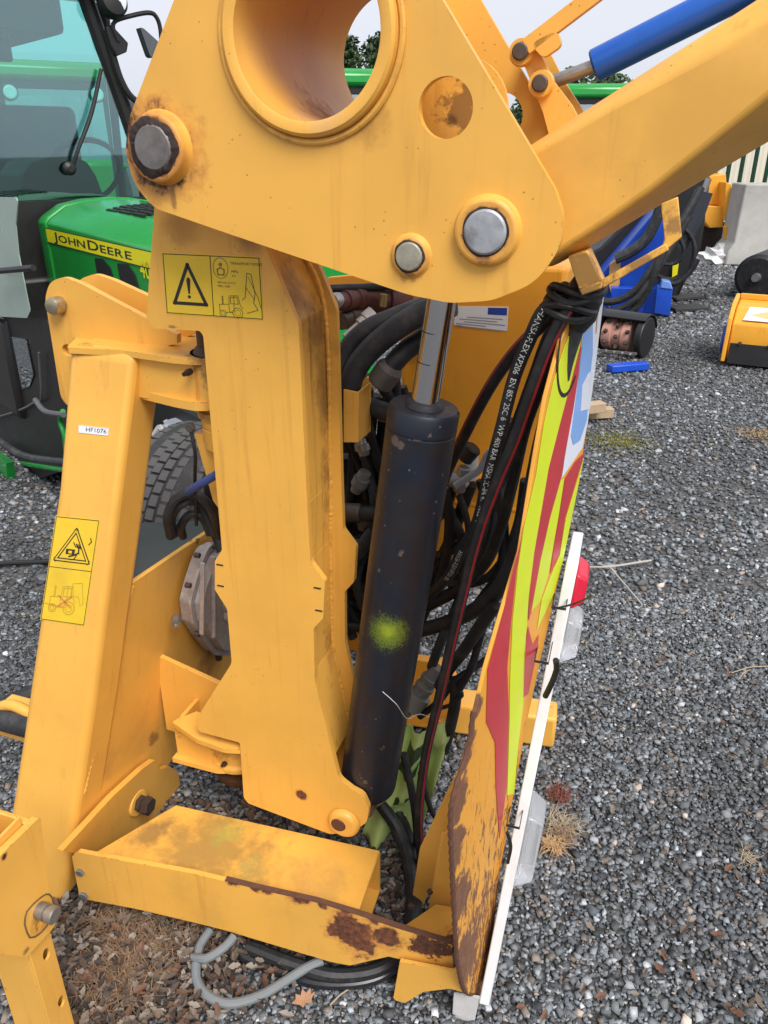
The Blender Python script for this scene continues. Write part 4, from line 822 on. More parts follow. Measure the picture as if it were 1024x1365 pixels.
m = MB(); m.plate(GP([(781,430),(790,428),(790,470),(786,505),(782,560),(773,587),(764,593),(761,580),(772,500),(777,450)], .0016), GF.ax[0]*.0006); m.build('film', HB, sheet, smooth=False)
m = MB(); m.plate(GP([(785,497),(793,494),(786,545),(774,548),(776,515)], .0024), GF.ax[0]*.0005); m.build('film', HWt, sheet, smooth=False)
m = MB()
for (u, v) in ((787,398),(793,398),(799,398),(790,415),(797,418)): m.obox(GP([(u, v)], .0024)[0], GP([(u-2, v+26)], .0024)[0], .0004, .003, GF.ax[1])
m.build('scratches', plain('scratch_ochre', (.55,.33,.17), .6), sheet)
ci = GP([(761,462)], .0018)[0]; cir = [ci+GF.ax[1]*(.05*math.cos(t))+Z*(.072*math.sin(t)) for t in np.linspace(0, 6.283, 40)]
m = MB()
for i in range(6, 34): 
    d = cir[i+1]-cir[i]; m.obox(cir[i]-d*.1, cir[i+1]+d*.1, .0006, .006, d.cross(GF.ax[0]))
for (x, y0, y1) in ((.004,-.034,.03),): m.obox(ci+GF.ax[1]*x+Z*y0, ci+GF.ax[1]*x+Z*y1, .0006, .008, GF.ax[1])
m.obox(ci+GF.ax[1]*.02+Z*.03, ci+GF.ax[1]*.02+Z*.045, .0006, .006, GF.ax[1]); m.obox(ci+GF.ax[1]*.02+Z*.01, ci+GF.ax[1]*.02+Z*.02, .0006, .006, GF.ax[1])
m.build('emblem', INK, sheet, smooth=False)
# gusset folded from the sheet to the bar
m = MB(); gx = [on(613,1020,b=1.2), on(598,1110,b=1.10), on(572,1160,b=1.10), on(545,1222,b=1.06)]
stU = [(on(600,1250,b=1.0), .035, (.05,.025,.015), .3, 1.3), (on(585,1320,b=1.0), .05, RUST, .3, .7)]
GU = Yp('gusset_paint', stU, edge=1.)
m.add(ons([(633,950),(613,1020),(560,1130),(548,1205),(560,1215),(606,1120)], b=1.16)+ons([(633,950),(613,1020),(560,1130),(548,1205),(560,1215),(606,1120)], b=1.168), [(0,1,5),(1,2,5),(2,4,5),(2,3,4),(6,11,7),(7,11,8),(8,11,10),(8,10,9),(0,6,7,1),(1,7,8,2),(2,8,9,3),(3,9,10,4),(4,10,11,5),(5,11,6,0)])
m.hexa([*(on(u, v, b=1.10) for u, v in ((590,1110),(609,1105),(612,1215),(572,1218))), *(on(u, v, b=1.115) for u, v in ((588,1108),(608,1103),(612,1213),(570,1216)))])
m.plate([on(533,1238,b=1.05), on(581,1205,b=1.09), on(612,1210,b=1.09), on(615,1270,b=.99), on(600,1262,b=.985)], -Z*.008)
gus = m.build('gusset', GU, HC, bev=.0015)
m = MB(); m.plate(rnd(ons([(533,1282),(603,1296),(625,1290),(625,1325),(600,1318),(565,1322),(540,1337),(524,1333)], b=.955), [0,0,0,0,.01,.01,.01,.01]), thB(.008)); m.build('lower_tongue', GU, gus, bev=.0015)
for (u, v, b) in ((572,1187,1.08),(547,1206,1.05)): m = MB(); p = on(u, v, b=b); m.hexbolt(p, A-B, .006, .008); m.build('gusset_bolt', RB, gus)

# ------------------------------------------------------------------ light board cable-tied to the guard
lt, lbm = on(763,752,fr=GF,a=.022), on(645,1340,fr=GF,a=.024); LBF = Frame(lbm, 17)
LB = thing('light_board', Vector((lbm.x, lbm.y, 0)), 'white tail light board strapped upright to the striped guard', 'light board')
lx = (lt-lbm).normalized()
m = MB(); w0 = LBF.ax[1]*.13; w1 = LBF.ax[0]*.010
m.hexa([lbm-w1, lbm+w1, lbm+w1+w0, lbm-w1+w0, lt-w1, lt+w1, lt+w1+w0, lt-w1+w0]); m.build('board', WHITE, LB, bev=.002)
CLR = NB('clear_lens'); CLR.b.inputs['Transmission Weight'].default_value = .8; CLRm = CLR.fin((.86,.87,.89), .18)
REDL = NB('red_lens'); REDLm = REDL.fin((.55,.01,.035), .2, 0., .6)
def lamp(u0, v0, u1, v1, h, mat, nm):
    c0_ = lbm+lx*((on(u0, v0, fr=GF, a=.022)-lbm).dot(lx)); c1_ = lbm+lx*((on(u1, v1, fr=GF, a=.022)-lbm).dot(lx)); o_ = LBF.ax[0]*.0102; hh = LBF.ax[0]*h; w_ = LBF.ax[1]
    e = (c1_-c0_).normalized()*.012; m = MB()
    m.hexa([c0_+o_+w_*.012, c1_+o_+w_*.012, c1_+o_+w_*.09, c0_+o_+w_*.09, c0_+e+o_+hh+w_*.02, c1_-e+o_+hh+w_*.02, c1_-e+o_+hh+w_*.08, c0_+e+o_+hh+w_*.08])
    return m.build(nm, mat, LB, bev=.005, seg=3)
lamp(752,772,740,824,.022,REDLm,'red_lamp'); lamp(736,838,722,900,.028,CLRm,'number_plate_lamp'); lamp(687,1102,666,1200,.032,CLRm,'indicator_lamp')
m = MB(); m.tube([on(741,880,fr=GF,a=.05), on(742,893,fr=GF,a=.05), on(735,912,fr=GF,a=.045), on(727,928,fr=GF,a=.035)], .005); m.build('cable', BLACK, LB)
for (u, v) in ((745,810),(722,882),(684,1101)):
    c = on(u, v, fr=GF, a=.022); m = MB(); hx = LBF.ax[0]*.0115; dn = LBF.ax[1]; pth = [c-hx+dn*.05, c-hx-dn*.002, c+hx-dn*.002, c+hx+dn*.06]
    m.ribbon(pth, lx*.0022, .0016); m.build('cable_tie', BLACK, LB)
c = on(745,810,fr=GF,a=.035); m = MB(); m.tube([c, on(765,805,fr=GF,a=.05), on(790,794,fr=GF,a=.09)], .0018, n=6); m.build('tie_tail', BLACK, LB)
c = on(684,1101,fr=GF,a=.03); m = MB(); m.tube([on(676,1110,fr=GF,a=.036), on(681,1128,fr=GF,a=.04), on(677,1150,fr=GF,a=.034)], .003, n=8); m.build('cable', BLACK, LB)
m = MB(); m.plate([on(605,1325,b=.98), on(640,1330,b=.98), on(630,1372,b=.98), on(602,1372,b=.98)], thB(.004)); m.build('board_end', plain('clear_sheet', (.6,.58,.56), .4), LB)

# ------------------------------------------------------------------ green tractor beside the cutter
GRN = paint('tractor_green', (.012,.27,.04), (0,0,0), (), edge=0, speck=.05, dirt=.05, rough=.2, var=.03)
GBLK = plain('cab_black', (.012,.011,.011), .5, 0, .3, 30, .1)
TYL = plain('stripe_yellow', (.80,.72,.01), .35, 0, .04, 20, 0)
TYRE = plain('tyre_rubber', (.045,.043,.042), .75, 0, .3, 50, .4, .25, .6, (.13,.12,.115))
CABGL = glass('cab_glass', (.60,.92,.88), .12); SIDEGL = glass('side_glass', (.45,.7,.62), .42)
TF = Frame((-1.512, 3.735, 0), 139.5)                     # a towards the cutter, b forward along the bonnet
TR = thing('tractor', TF.w(-.31, .3, 0), 'green tractor with yellow lettered bonnet stripe and glazed cab behind the yellow post', 'tractor')
zs = TF.loc(on(62,299,fr=TF,a=0)).z; HW = .62
def loft(m, secs, close=True, mi=0):
    n = len(secs[0]); v = [p for s_ in secs for p in s_]; f = []
    for i in range(len(secs)-1):
        for q in range(n if close else n-1): r_ = (q+1) % n; f.append((i*n+q, i*n+r_, i*n+n+r_, i*n+n+q))
    f += [tuple(range(n))[::-1], tuple((len(secs)-1)*n+q for q in range(n))]; m.add(v, f, mi)
def hood_sec(b, dz=0, k=1., lowz=.62):
    c = -HW/2
    pr = [(0,lowz),(0,zs-.10),(0,zs+dz),(-.02,zs+.022+dz),(-.10,zs+.07+dz),(-.2,zs+.088+dz),(-.31,zs+.092+dz)]
    pr = pr+[(-HW-a, z) for a, z in pr[::-1][1:]]
    return [TF.w(c+(a-c)*k, b, z) for a, z in pr]
m = MB(); loft(m, [hood_sec(.012), hood_sec(.5,-.006), hood_sec(1.0,-.02), hood_sec(1.45,-.05,.95), hood_sec(1.62,-.12,.8)]); bon = m.build('bonnet', GRN, TR, bev=.006, seg=3)
m = MB(); loft(m, [hood_sec(-.13,.0,.96), hood_sec(-.09,.006,1.01), hood_sec(-.001,.006,1.01)]); m.build('bonnet_rear', GRN, TR, bev=.008, seg=3)
m = MB(); loft(m, [hood_sec(-.005,-.012,.97), hood_sec(.02,-.012,.97)]); m.build('seal', GBLK, bon)
def stripe(d):
    x = .075
    for wd_, sz in (('J', .15), ('OHN', .118), (' ', .06), ('D', .15), ('EERE', .118)):
        if wd_ == ' ': x += .012; continue
        for ch in wd_:
            v, f = text_mesh(ch, sz, .0025); lo, hi = v[:, 0].min(), v[:, 0].max(); d.text(ch, x-lo, .135, sz, 1, .0025); x += (hi-lo)+.012
    d.line([(0,.176),(1,.176)], .012, 1); d.line([(0,.004),(1,.004)], .01, 1)
zz1, zz0 = TF.loc(on(62,303.5,fr=TF,a=0)).z, TF.loc(on(64,323,fr=TF,a=0)).z
sb0, sb1 = TF.loc(on(63,312,fr=TF,a=0)).y, TF.loc(on(212,330,fr=TF,a=0)).y
sticker('name_stripe', [TF.w(.002,sb0,zz1), TF.w(.002,sb1,zz1-.008), TF.w(.002,sb1,zz0-.008), TF.w(.002,sb0,zz0)], .001, stripe, [TYL, INK], bon, .18)
nv, nf = text_mesh('4066M', .085, .001); p4 = TF.loc(on(189,369,fr=TF,a=0)); m = MB(); m.add([TF.w(.003, p4.y+x, p4.z+y) for x, y, _ in nv], nf); m.build('model_number', TYL, bon, smooth=False)
for pts in ([(126,344),(137,345),(148,358),(156,390),(150,392),(134,389)], [(156,351),(170,352),(180,366),(188,392),(186,404),(166,400)]):
    m = MB(); m.plate(rnd(ons(pts, fr=TF, a=.0025), .01), TF.ax[0]*.001); m.build('side_vent', plain('vent_mesh', (.006,.006,.006), .6, 0, .5, 200, .5), bon)
def hz_(a): return zs+float(np.interp(-a, [.02,.10,.20,.31,.42,.52,.60], [.022,.07,.088,.092,.088,.07,.022]))-.006
for i in range(7):
    for j in range(3):
        a0 = -.13-i*.030; a1 = a0-.015; b0 = .38+j*.125; b1 = b0+.105; m = MB()
        m.hexa([TF.w(a0,b0,hz_(a0)-.004),TF.w(a0,b1,hz_(a0)-.004),TF.w(a1,b1,hz_(a1)-.004),TF.w(a1,b0,hz_(a1)-.004),TF.w(a0,b0,hz_(a0)+.0075),TF.w(a0,b1,hz_(a0)+.0055),TF.w(a1,b1,hz_(a1)+.0055),TF.w(a1,b0,hz_(a1)+.0075)]); m.build('grille_slot', GBLK, bon, smooth=False)
m = MB(); m.plate(rnd(ons([(-90,405),(62,425),(80,470),(98,545),(98,622),(20,650),(-90,665)], fr=TF, a=.19), .02), -TF.ax[0]*.9); m.build('lower_body', plain('lower_black', (.010,.009,.008), .45, 0, .4, 9, .1), TR, bev=.02)
m = MB(); m.plate(rnd(ons([(-40,440),(36,452),(46,500),(40,515),(-40,545)], fr=TF, a=.193), .02), TF.ax[0]*.004); m.build('lower_window', SIDEGL, TR)
m = MB(); m.tube(ons([(-40,566),(20,549),(47,536),(55,528),(52,470)], fr=TF, a=.21), .006, n=6); m.build('body_trim', plain('trim_grey', (.09,.09,.09), .5), TR)
# cab: frame pillars, glazing, console, lower body
cb = -.24; CW0, CW1 = .20, -1.02
m = MB(); m.box((CW1+.05,-1.55,.55),(CW0-.03,-.15,.98), TF); m.box((-HW-.02,-.16,.45),(.0,1.5,.66), TF); m.build('chassis', GBLK, TR, bev=.02); m = MB(); m.box((CW1+.05,-.22,.5),(CW0-.02,-.19,zs+.085), TF); m.build('firewall', GBLK, TR)
def tp_(u, v, b=cb): return on(u, v, fr=TF, b=b)
P0, P1, P2 = tp_(186,205), tp_(112,-10), tp_(70,-130)
m = MB(); m.tube([tp_(196,262), P0, P1, P2], lambda t: .036, n=10); m.build('pillar', GBLK, TR)
pl0 = [TF.w(CW0, cb, .95), TF.w(CW0, cb-.02, 1.4), TF.w(CW0-.02, cb-.12, 2.35)]
m = MB(); m.tube(pl0, .03, n=10); m.build('pillar', GBLK, TR)
for aa in (CW0-.02, CW1): 
    m = MB(); m.tube([TF.w(aa,-1.5,.9), TF.w(aa,-1.5,1.5), TF.w(aa,-1.42,2.35)], .035, n=10); m.build('pillar', GBLK, TR)
aR = TF.loc(P0).x
m = MB(); m.plate([TF.w(CW0-.03,cb-.004,1.0), TF.w(aR,cb-.004,1.0), tp_(186,205,cb-.004), tp_(112,-10,cb-.004), tp_(80,-110,cb-.004), TF.w(CW0-.05,cb-.004,2.30)], TF.ax[1]*.006); m.build('windscreen', CABGL, TR, smooth=False)
m = MB(); m.plate([TF.w(CW0-.01,cb-.05,.80), TF.w(CW0-.01,-1.45,.80), TF.w(CW0-.02,-1.4,2.30), TF.w(CW0-.02,cb-.12,2.30)], TF.ax[0]*.006); m.build('door_glass', SIDEGL, TR, smooth=False)
m = MB(); m.plate([TF.w(CW1+.03,-1.5,1.0), TF.w(CW0-.05,-1.5,1.0), TF.w(CW0-.05,-1.43,2.30), TF.w(CW1+.03,-1.43,2.30)], TF.ax[1]*.006); m.build('rear_window', glass('rear_glass', (.75,.95,.93), .03), TR, smooth=False)
m = MB(); loft(m, [[TF.w(a,b,z) for a,b in ((CW0+.10,-1.75),(CW0+.10,-.05),(CW1-.08,-.05),(CW1-.08,-1.75))] for z in (2.34,2.40,2.52)]); m.build('roof', GRN, TR, bev=.05, seg=4)
con = [(28,275),(30,235),(42,217),(62,210),(95,208),(116,216),(128,235),(143,275)]
m = MB(); m.plate(rnd(ons(con, fr=TF, b=cb-.10), .04), -TF.ax[1]*.35); m.build('dashboard', plain('dash_brown', (.03,.018,.012), .5, 0, .6, 8, .1), TR, bev=.02)
m = MB(); c_ = TF.w(-.45,-.62,1.42); m.tube([c_+TF.ax[0]*(.19*math.cos(t))+(Z*.8+TF.ax[1]*.5)*(.19*math.sin(t)) for t in np.linspace(0,6.283,24)], .014, n=8); m.build('steering_wheel', GBLK, TR)
m = MB(); m.box((-.72,-1.25,1.0),(-.2,-.85,1.12), TF); m.box((-.70,-1.36,1.1),(-.22,-1.24,1.75), TF); m.build('seat', plain('seat_grey', (.10,.11,.12), .7), TR, bev=.04, seg=3)
m = MB(); m.box((TF.loc(tp_(84,10,-.62)).x,-1.42,2.04),(CW0-.06,-.62,2.30), TF); m.build('headliner', plain('headliner_grey', (.10,.115,.14), .8), TR, bev=.03)
m = MB(); m.box((-.92,-.70,1.35),(-.80,-.62,1.62), TF); m.box((-.88,-.72,1.0),(-.84,-.68,1.36), TF); m.build('display_screen', GBLK, TR, bev=.01)
m = MB(); m.box((-.98,-1.2,1.0),(-.82,-.75,1.22), TF); m.tube([TF.w(-.9,-.9,1.2), TF.w(-.9,-.86,1.34), TF.w(-.88,-.82,1.42)], .014, n=8); m.build('control_console', plain('console_brown', (.09,.05,.025), .6), TR, bev=.03)
m = MB(); m.box((-.15,-.55,1.9),(.05,-.50,2.04), TF); m.build('sun_visor', GBLK, TR, bev=.01)
m = MB(); m.tube([tp_(97,224,cb+.03), tp_(104,200,cb+.04), tp_(122,150,cb+.035), tp_(135,92,cb+.03)], lambda t: .011-.004*abs(t-.5), n=8); m.build('wiper', GBLK, TR)
m = MB(); m.lathe(tp_(92,225,cb+.02), TF.ax[1], [(0,.03),(.02,.028),(.03,.014)], 18); m.build('wiper_motor', GBLK, TR)
# pale panel painted as the sky reflection in the door glass, dark sill below
m = MB(); m.plate(rnd(ons([(-70,262),(24,263),(21,300),(25,340),(40,415),(36,424),(-70,418)], fr=TF, a=CW0+.05), .02), -TF.ax[0]*.004); m.build('reflection_panel', plain('pale_reflection', (.36,.45,.39), .25, 0, .08, 6, .05), TR, bev=.001)
m = MB(); m.box((-.55,-.6,.35),(.12,.35,.62), TF); m.box((.02,-.9,.30),(.22,-.2,.80), TF); m.build('fuel_tank', plain('tank_black', (.012,.01,.009), .4, 0, .4, 15, .1), TR, bev=.03)
m = MB(); m.tube([on(-10,362,fr=TF,a=.3), on(45,357,fr=TF,a=.28)], .012, n=8); m.build('grab_rail', GBLK, TR)
m = MB(); m.tube([on(-20,575,fr=TF,a=.33), on(0,588,fr=TF,a=.33), on(30,607,fr=TF,a=.3), on(85,616,fr=TF,a=.27), on(160,616,fr=TF,a=.2)], .018, n=10); m.build('loader_hose', RUBBER2, TR)
m = MB(); m.tube([on(84,548,fr=TF,a=.24), on(80,560,fr=TF,a=.24), on(86,580,fr=TF,a=.24), on(88,600,fr=TF,a=.24)], .011, n=8); m.build('green_rail', GRN, TR)
m = MB(); m.tube([on(30,618,fr=TF,a=.2), on(100,628,fr=TF,a=.2), on(180,630,fr=TF,a=.2)], .012, n=8); m.build('green_bar', GRN, TR)
m = MB(); m.plate(ons([(-30,590),(8,618),(10,642),(-30,665)], fr=TF, a=.32), -TF.ax[0]*.04); m.build('green_bracket', GRN, TR)
m = MB(); m.tube([on(47,533,fr=TF,a=.26), on(60,548,fr=TF,a=.26), on(85,553,fr=TF,a=.25)], .012, n=8); m.build('pipe', plain('pipe_grey', (.1,.1,.1), .5), TR)
# work lamp, mirror arm and mirror on the far pillar
lp = on(150,2,fr=TF,b=cb+.12); m = MB(); m.lathe(lp+TF.ax[1]*.02, TF.ax[1]*-1-Z*.15, [(-.02,.02),(-.012,.055),(0,.062),(.05,.062),(.09,.04)], 28); m.build('lamp_body', GBLK, TR)
m = MB(); m.lathe(lp+TF.ax[1]*.021, TF.ax[1]-TF.ax[0]*-.2, [(0,.055),(.01,.05),(.016,.02)], 28); m.build('lamp_lens', plain('lamp_glass', (.75,.77,.78), .15, 0, .1, 60, .1), TR)
m = MB(); m.box((TF.loc(lp).x-.02,cb-.05,TF.loc(lp).z+.03),(TF.loc(lp).x+.30,cb+.1,TF.loc(lp).z+.14), TF); m.build('lamp_bracket', GBLK, TR, bev=.02)
mb_ = cb+.1
m = MB(); m.tube([on(u,v,fr=TF,b=mb_) for u, v in ((158,55),(151,38),(154,28),(175,21),(198,17),(208,22),(214,40),(216,80))], .010, n=8); m.build('mirror_arm', GBLK, TR)
m = MB(); m.plate(ons([(138,36),(146,34),(168,58),(166,70),(152,76),(144,60)], fr=TF, b=mb_-.03), TF.ax[1]*.03); m.build('mirror_bracket', GBLK, TR, bev=.006)
m = MB(); m.plate(rnd(ons([(187,36),(192,38),(212,56),(212,76),(201,77)], fr=TF, b=mb_), .02), -TF.ax[1]*.05); m.build('mirror', plain('mirror_grey', (.09,.095,.11), .35), TR, bev=.012)
m = MB(); m.tube([on(u,v,fr=TF,b=cb+.06) for u, v in ((142,40),(152,78),(162,108),(176,130),(200,145))], .016, n=8); m.build('exhaust_guard', GBLK, TR)
# front wheel with block tread
def wheel(c, axis, R, w, par, rimcol, blocks=30, rows=5, real=True):
    x, y, d = basis(axis); m = MB(); c = Vector(c)
    m.lathe(c-d*w/2, d, [(0,R*.55),(.0,R*.8),(w*.08,R*.93),(w*.2,R*.965),(w*.8,R*.965),(w*.92,R*.93),(w,R*.8),(w,R*.55)], 48); ty = m.build('tyre', TYRE, par)
    if real:
        m = MB()
        for r_ in range(rows):
            for i in range(blocks):
                t0 = (i+(.5 if r_ % 2 else 0))/blocks*6.2832; t1 = t0+6.2832/blocks*.78; h0 = -w*.44+w*.88*r_/rows; h1 = h0+w*.88/rows*.8
                e = R*(1-.018*abs(r_-(rows-1)/2)); lo = R*.95
                P = lambda t, h, rr: c+d*h+x*(rr*math.cos(t))+y*(rr*math.sin(t))
                m.hexa([P(t0,h0,lo),P(t1,h0,lo),P(t1,h1,lo),P(t0,h1,lo),P(t0,h0,e),P(t1,h0,e),P(t1,h1,e),P(t0,h1,e)])
        o = m.build('tread_blocks', plain('tread_grey', (.085,.08,.078), .8, 0, .25, 60, .3), par); o['kind'] = 'stuff'
    m = MB(); m.lathe(c-d*w*.3, d, [(0,R*.2),(.02,R*.5),(w*.1,R*.56),(w*.5,R*.56),(w*.6,R*.5)], 32); m.build('rim', rimcol, par); return ty
wt = on(226,612,z=.70); wfr = Frame((0,0,0), 24)
wheel(Vector((wt.x+.06, wt.y+.22, .365)), Vector((.88,-.42,0)), .365, .32, TR, TYL, 54, 8)
m = MB(); q = on(242,585,b=2.45); m.cyl(q-Z*.09, q+Z*.07, .062, n=24, ch=.01); m.cyl(q-Z*.075, q-Z*.06, .066, n=24); m.cyl(q-Z*.045, q-Z*.03, .066, n=24); m.build('oil_filter', plain('filter_grey', (.34,.36,.42), .4, .2, .15, 30, .1), TR)
m = MB(); m.tube([on(206,580,b=2.5), on(215,570,b=2.5), on(222,590,b=2.48), on(214,600,b=2.5)], .014, n=8); m.tube([on(220,560,b=2.5), on(228,575,b=2.5), on(224,588,b=2.5)], .01, n=8); m.build('pump_body', ALU, TR)
m = MB(); m.box((-.05,1.15,.62),(-.5,1.5,.95), TF); m.build('engine', GBLK, TR, bev=.02)

# ------------------------------------------------------------------ farther tractors: one kind, three of them
def far_tractor(loc, heading, label):
    fr = Frame(loc, heading); t = thing('tractor', fr.w(0,0,0), label, 'tractor', 'green tractors parked in the row behind')
    def part(nm, mat, fn, bev=0): m = MB(); fn(m); return m.build(nm, mat, t, bev=bev, seg=3)
    part('roof', GRN, lambda m: loft(m, [[fr.w(a*s,b*s,z) for a,b in ((-.78,-.85),(.78,-.85),(.78,.85),(-.78,.85))] for z,s in ((2.32,.96),(2.38,1),(2.50,.98),(2.56,.86))]), .04)
    part('roof_band', GBLK, lambda m: m.box((-.70,-.78,2.22),(.70,.78,2.325),fr), .01)
    for a in (-.68,.68):
        for b in (-.76,.76): part('pillar', GBLK, lambda m: m.tube([fr.w(a,b,1.0),fr.w(a*.98,b,2.25)], .045, n=8))
    for nm, q in (('windscreen', [(-.64,.78,1.15),(.64,.78,1.15),(.62,.76,2.22),(-.62,.76,2.22)]), ('rear_window', [(-.64,-.78,1.15),(.64,-.78,1.15),(.62,-.76,2.22),(-.62,-.76,2.22)]), ('side_window', [(-.7,-.74,1.1),(-.7,.74,1.1),(-.68,.72,2.22),(-.68,-.72,2.22)]), ('side_window', [(.7,-.74,1.1),(.7,.74,1.1),(.68,.72,2.22),(.68,-.72,2.22)])):
        m = MB(); m.add([fr.w(*p) for p in q], [(0,1,2,3)]); m.build(nm, SIDEGL, t, smooth=False)
    part('bonnet', GRN, lambda m: m.box((-.36,.85,.75),(.36,2.3,1.38),fr), .08); part('cab_base', GBLK, lambda m: m.box((-.68,-.75,.5),(.68,.8,1.1),fr), .05)
    part('seat', plain('far_seat', (.09,.10,.12), .7), lambda m: m.box((-.25,-.5,1.1),(.25,-.35,1.75),fr), .05)
    for a in (-.55,.55):
        p = fr.w(a,.80,2.17); m = MB(); m.lathe(p, fr.ax[1], [(-.06,.03),(-.05,.09),(.02,.1),(.03,.08)], 20); lb_ = m.build('work_lamp', GBLK, t)
        m = MB(); m.lathe(p+fr.ax[1]*.03, fr.ax[1], [(0,.085),(.012,.07)], 20); m.build('lens', plain('lamp_lens', (.7,.72,.72), .2), lb_)
        q = fr.w(a*1.75,.72,1.95); m = MB(); m.plate([q+fr.ax[0]*x+Z*z for x,z in ((-.11,-.18),(.11,-.18),(.11,.18),(-.11,.18))], fr.ax[1]*.06); m.build('mirror', plain('mirror_dark', (.08,.085,.1), .35), t, bev=.03)
    for a in (-.8,.8): wheel(fr.w(a,-.35,.72), fr.ax[0], .72, .42, t, TYL, real=False); wheel(fr.w(a*.85,1.75,.45), fr.ax[0], .45, .30, t, TYL, real=False); part('fender', GRN, lambda m: m.box((a-.2,-.9,1.22),(a+.2,.2,1.30),fr), .05)
    return t
def gp(u, y): r = sight(u, 192); k_ = y/r.y; return Vector((r.x*k_, y, 0))
far_tractor(gp(70, 12.6), 150, 'green tractor cab and roof showing beyond the lettered tractor')
far_tractor(gp(437, 13.8), 168, 'green tractor with round work lamp seen through the large tube of the boom')
far_tractor(gp(785, 17.0), 185, 'green tractor roof showing under the blue ram')

# ------------------------------------------------------------------ trees
def leaf_mat(nm, c):
    k = NB(nm); n = k.noise(.9, 3); g = k.n('ShaderNodeObjectInfo'); cl = k.mix(k.ramp(n, .3, .7), tuple(x*.6 for x in c), tuple(x*1.5 for x in c)); k.b.inputs['Subsurface Weight'].default_value = 0
    return k.fin(cl, .6, 0., .3)
def tree(base, h, rad, label, col, n=5000, leaf=.16, dark=False):
    base = Vector(base); t = thing('tree', base, label, 'tree'); m = MB(); R = random.Random(int(base.x*100)+7)
    m.tube([base, base+Vector((.1,0,h*.35)), base+Vector((-.05,.1,h*.7))], lambda q: rad*.09*(1-.7*q), n=8, step=.3); cl = []
    for i in range(26):
        an = R.uniform(0, 6.28); hh = R.uniform(.35, 1.0); rr = rad*R.uniform(.25, .85)*(1.15-.75*abs(hh-.55)); c = base+Vector((math.cos(an)*rr, math.sin(an)*rr, h*hh-.15*h)); cl.append((c, rad*R.uniform(.25,.45)))
        m.tube([base+Vector((0,0,h*min(.6,hh*.6))), base.lerp(c,.5)+Vector((0,0,h*.2)), c], lambda q: rad*.03*(1-.8*q), n=5, step=.4)
    m.build('trunk', plain('bark', (.06,.045,.035), .9), t); v = []; f = []
    for i in range(n):
        c, r = cl[R.randrange(len(cl))]; d = Vector((R.gauss(0,1), R.gauss(0,1), R.gauss(0,1))).normalized()*r*R.uniform(.5,1.05); p = c+d
        a = Vector((R.gauss(0,1),R.gauss(0,1),R.gauss(0,.6))).normalized(); b = a.cross(Vector((R.gauss(0,1),R.gauss(0,1),R.gauss(0,1)))).normalized(); s = leaf*R.uniform(.6,1.3); o = len(v)
        v += [p-a*s, p+b*s*.5, p+a*s, p-b*s*.5]; f.append((o,o+1,o+2,o+3))
    m = MB(); m.v = v; m.f = f; m.mi = [0]*len(f); m.build('crown', leaf_mat('leaves', col), t, smooth=False, recalc=False); return t
tree(gp(476, 27), 4.9, 2.0, 'dark green tree seen through the large tube of the boom', (.03,.055,.018), 22000, .085)
tree(gp(775, 40), 4.6, 2.6, 'distant low tree behind the tractor roof under the blue ram', (.05,.085,.03), 9000, .14)
tree(gp(62, 30), 3.4, 1.9, 'dark tree seen through the lettered tractor cab glass', (.03,.05,.02), 9000, .11)
tree(gp(690, 46), 3.6, 3.0, 'distant tree behind the link plates', (.05,.085,.03), 7000, .14)

# ------------------------------------------------------------------ yard edge: wall, palisade fence, concrete block
k = NB('cream_cladding'); wv = k.n('ShaderNodeTexWave'); wv.inputs['Scale'].default_value = 3.2; k.l(k.co, wv.inputs['Vector']); k.bump(wv.outputs['Fac'], .4, .02)
CREAM = k.fin(k.mix(k.noise(3,5), (.66,.60,.47), (.74,.68,.55)), .6)
bx_ = gp(1040, 16.5); m = MB(); fw = Frame(bx_, 0); m.box((-1.9,0,0),(14,6,2.7), fw)
wb = thing('building', fw.w(4,0,0), 'cream clad low building behind the green fence', 'building'); m.build('wall', CREAM, wb)
m = MB(); m.box((-2.0,-.1,2.7),(14.1,6.1,2.8), fw); m.build('roof', plain('roof_grey', (.25,.26,.27), .6), wb)
FG = plain('fence_green', (.008,.055,.028), .45, 0, .2, 20, .1)
ff = Frame((4.2, 13.2, 0), 88); fence = thing('palisade_fence', ff.w(0,2,0), 'dark green steel palisade fence in front of the cream building', 'fence')
for zr in (.35, 1.75): m = MB(); m.box((-.02,0,zr-.03),(.03,9,zr+.03), ff); m.build('rail', FG, fence)
for i in range(44):
    bb = .1+i*.2; m = MB()
    loft(m, [[ff.w(a,bb+x,z) for a,x in ((.03,-.036),(.05,-.02),(.036,0),(.05,.02),(.03,.036),(.028,0))] for z in (.06, 2.0)]); m.add([ff.w(.04,bb,2.1)]+[ff.w(a,bb+x,2.0) for a,x in ((.03,-.036),(.05,-.02),(.05,.02),(.03,.036))], [(0,1,2),(0,2,3),(0,3,4),(0,4,1)]); m.build('pale', FG, fence, smooth=False)
for i in range(4): m = MB(); m.box((-.08,.75+i*2.4,0),(-.02,.87+i*2.4,2.0), ff); m.build('fence_post', FG, fence)
CONC = plain('weathered_concrete', (.40,.385,.355), .85, 0, .2, 6, .4, .3, .6, (.24,.22,.19))
c0_ = on(974,353,z=0); cf = Frame((c0_.x, c0_.y, 0), 4)
m = MB(); loft(m, [[cf.w(a,b,z) for a,b in ((x0,0-y),(x1,0-y),(x1,.6),(x0,.6))] for z,x0,x1,y in ((0,-.10,.50,.06),(.2,-.08,.50,.05),(.30,0,.53,0),(1.06,.02,.56,0))]); cblk = m.build('concrete_block', CONC, None, bev=.02, root=Vector((c0_.x+.3, c0_.y, 0))); tag(cblk, 'grey concrete barrier block standing against the fence', 'concrete block')

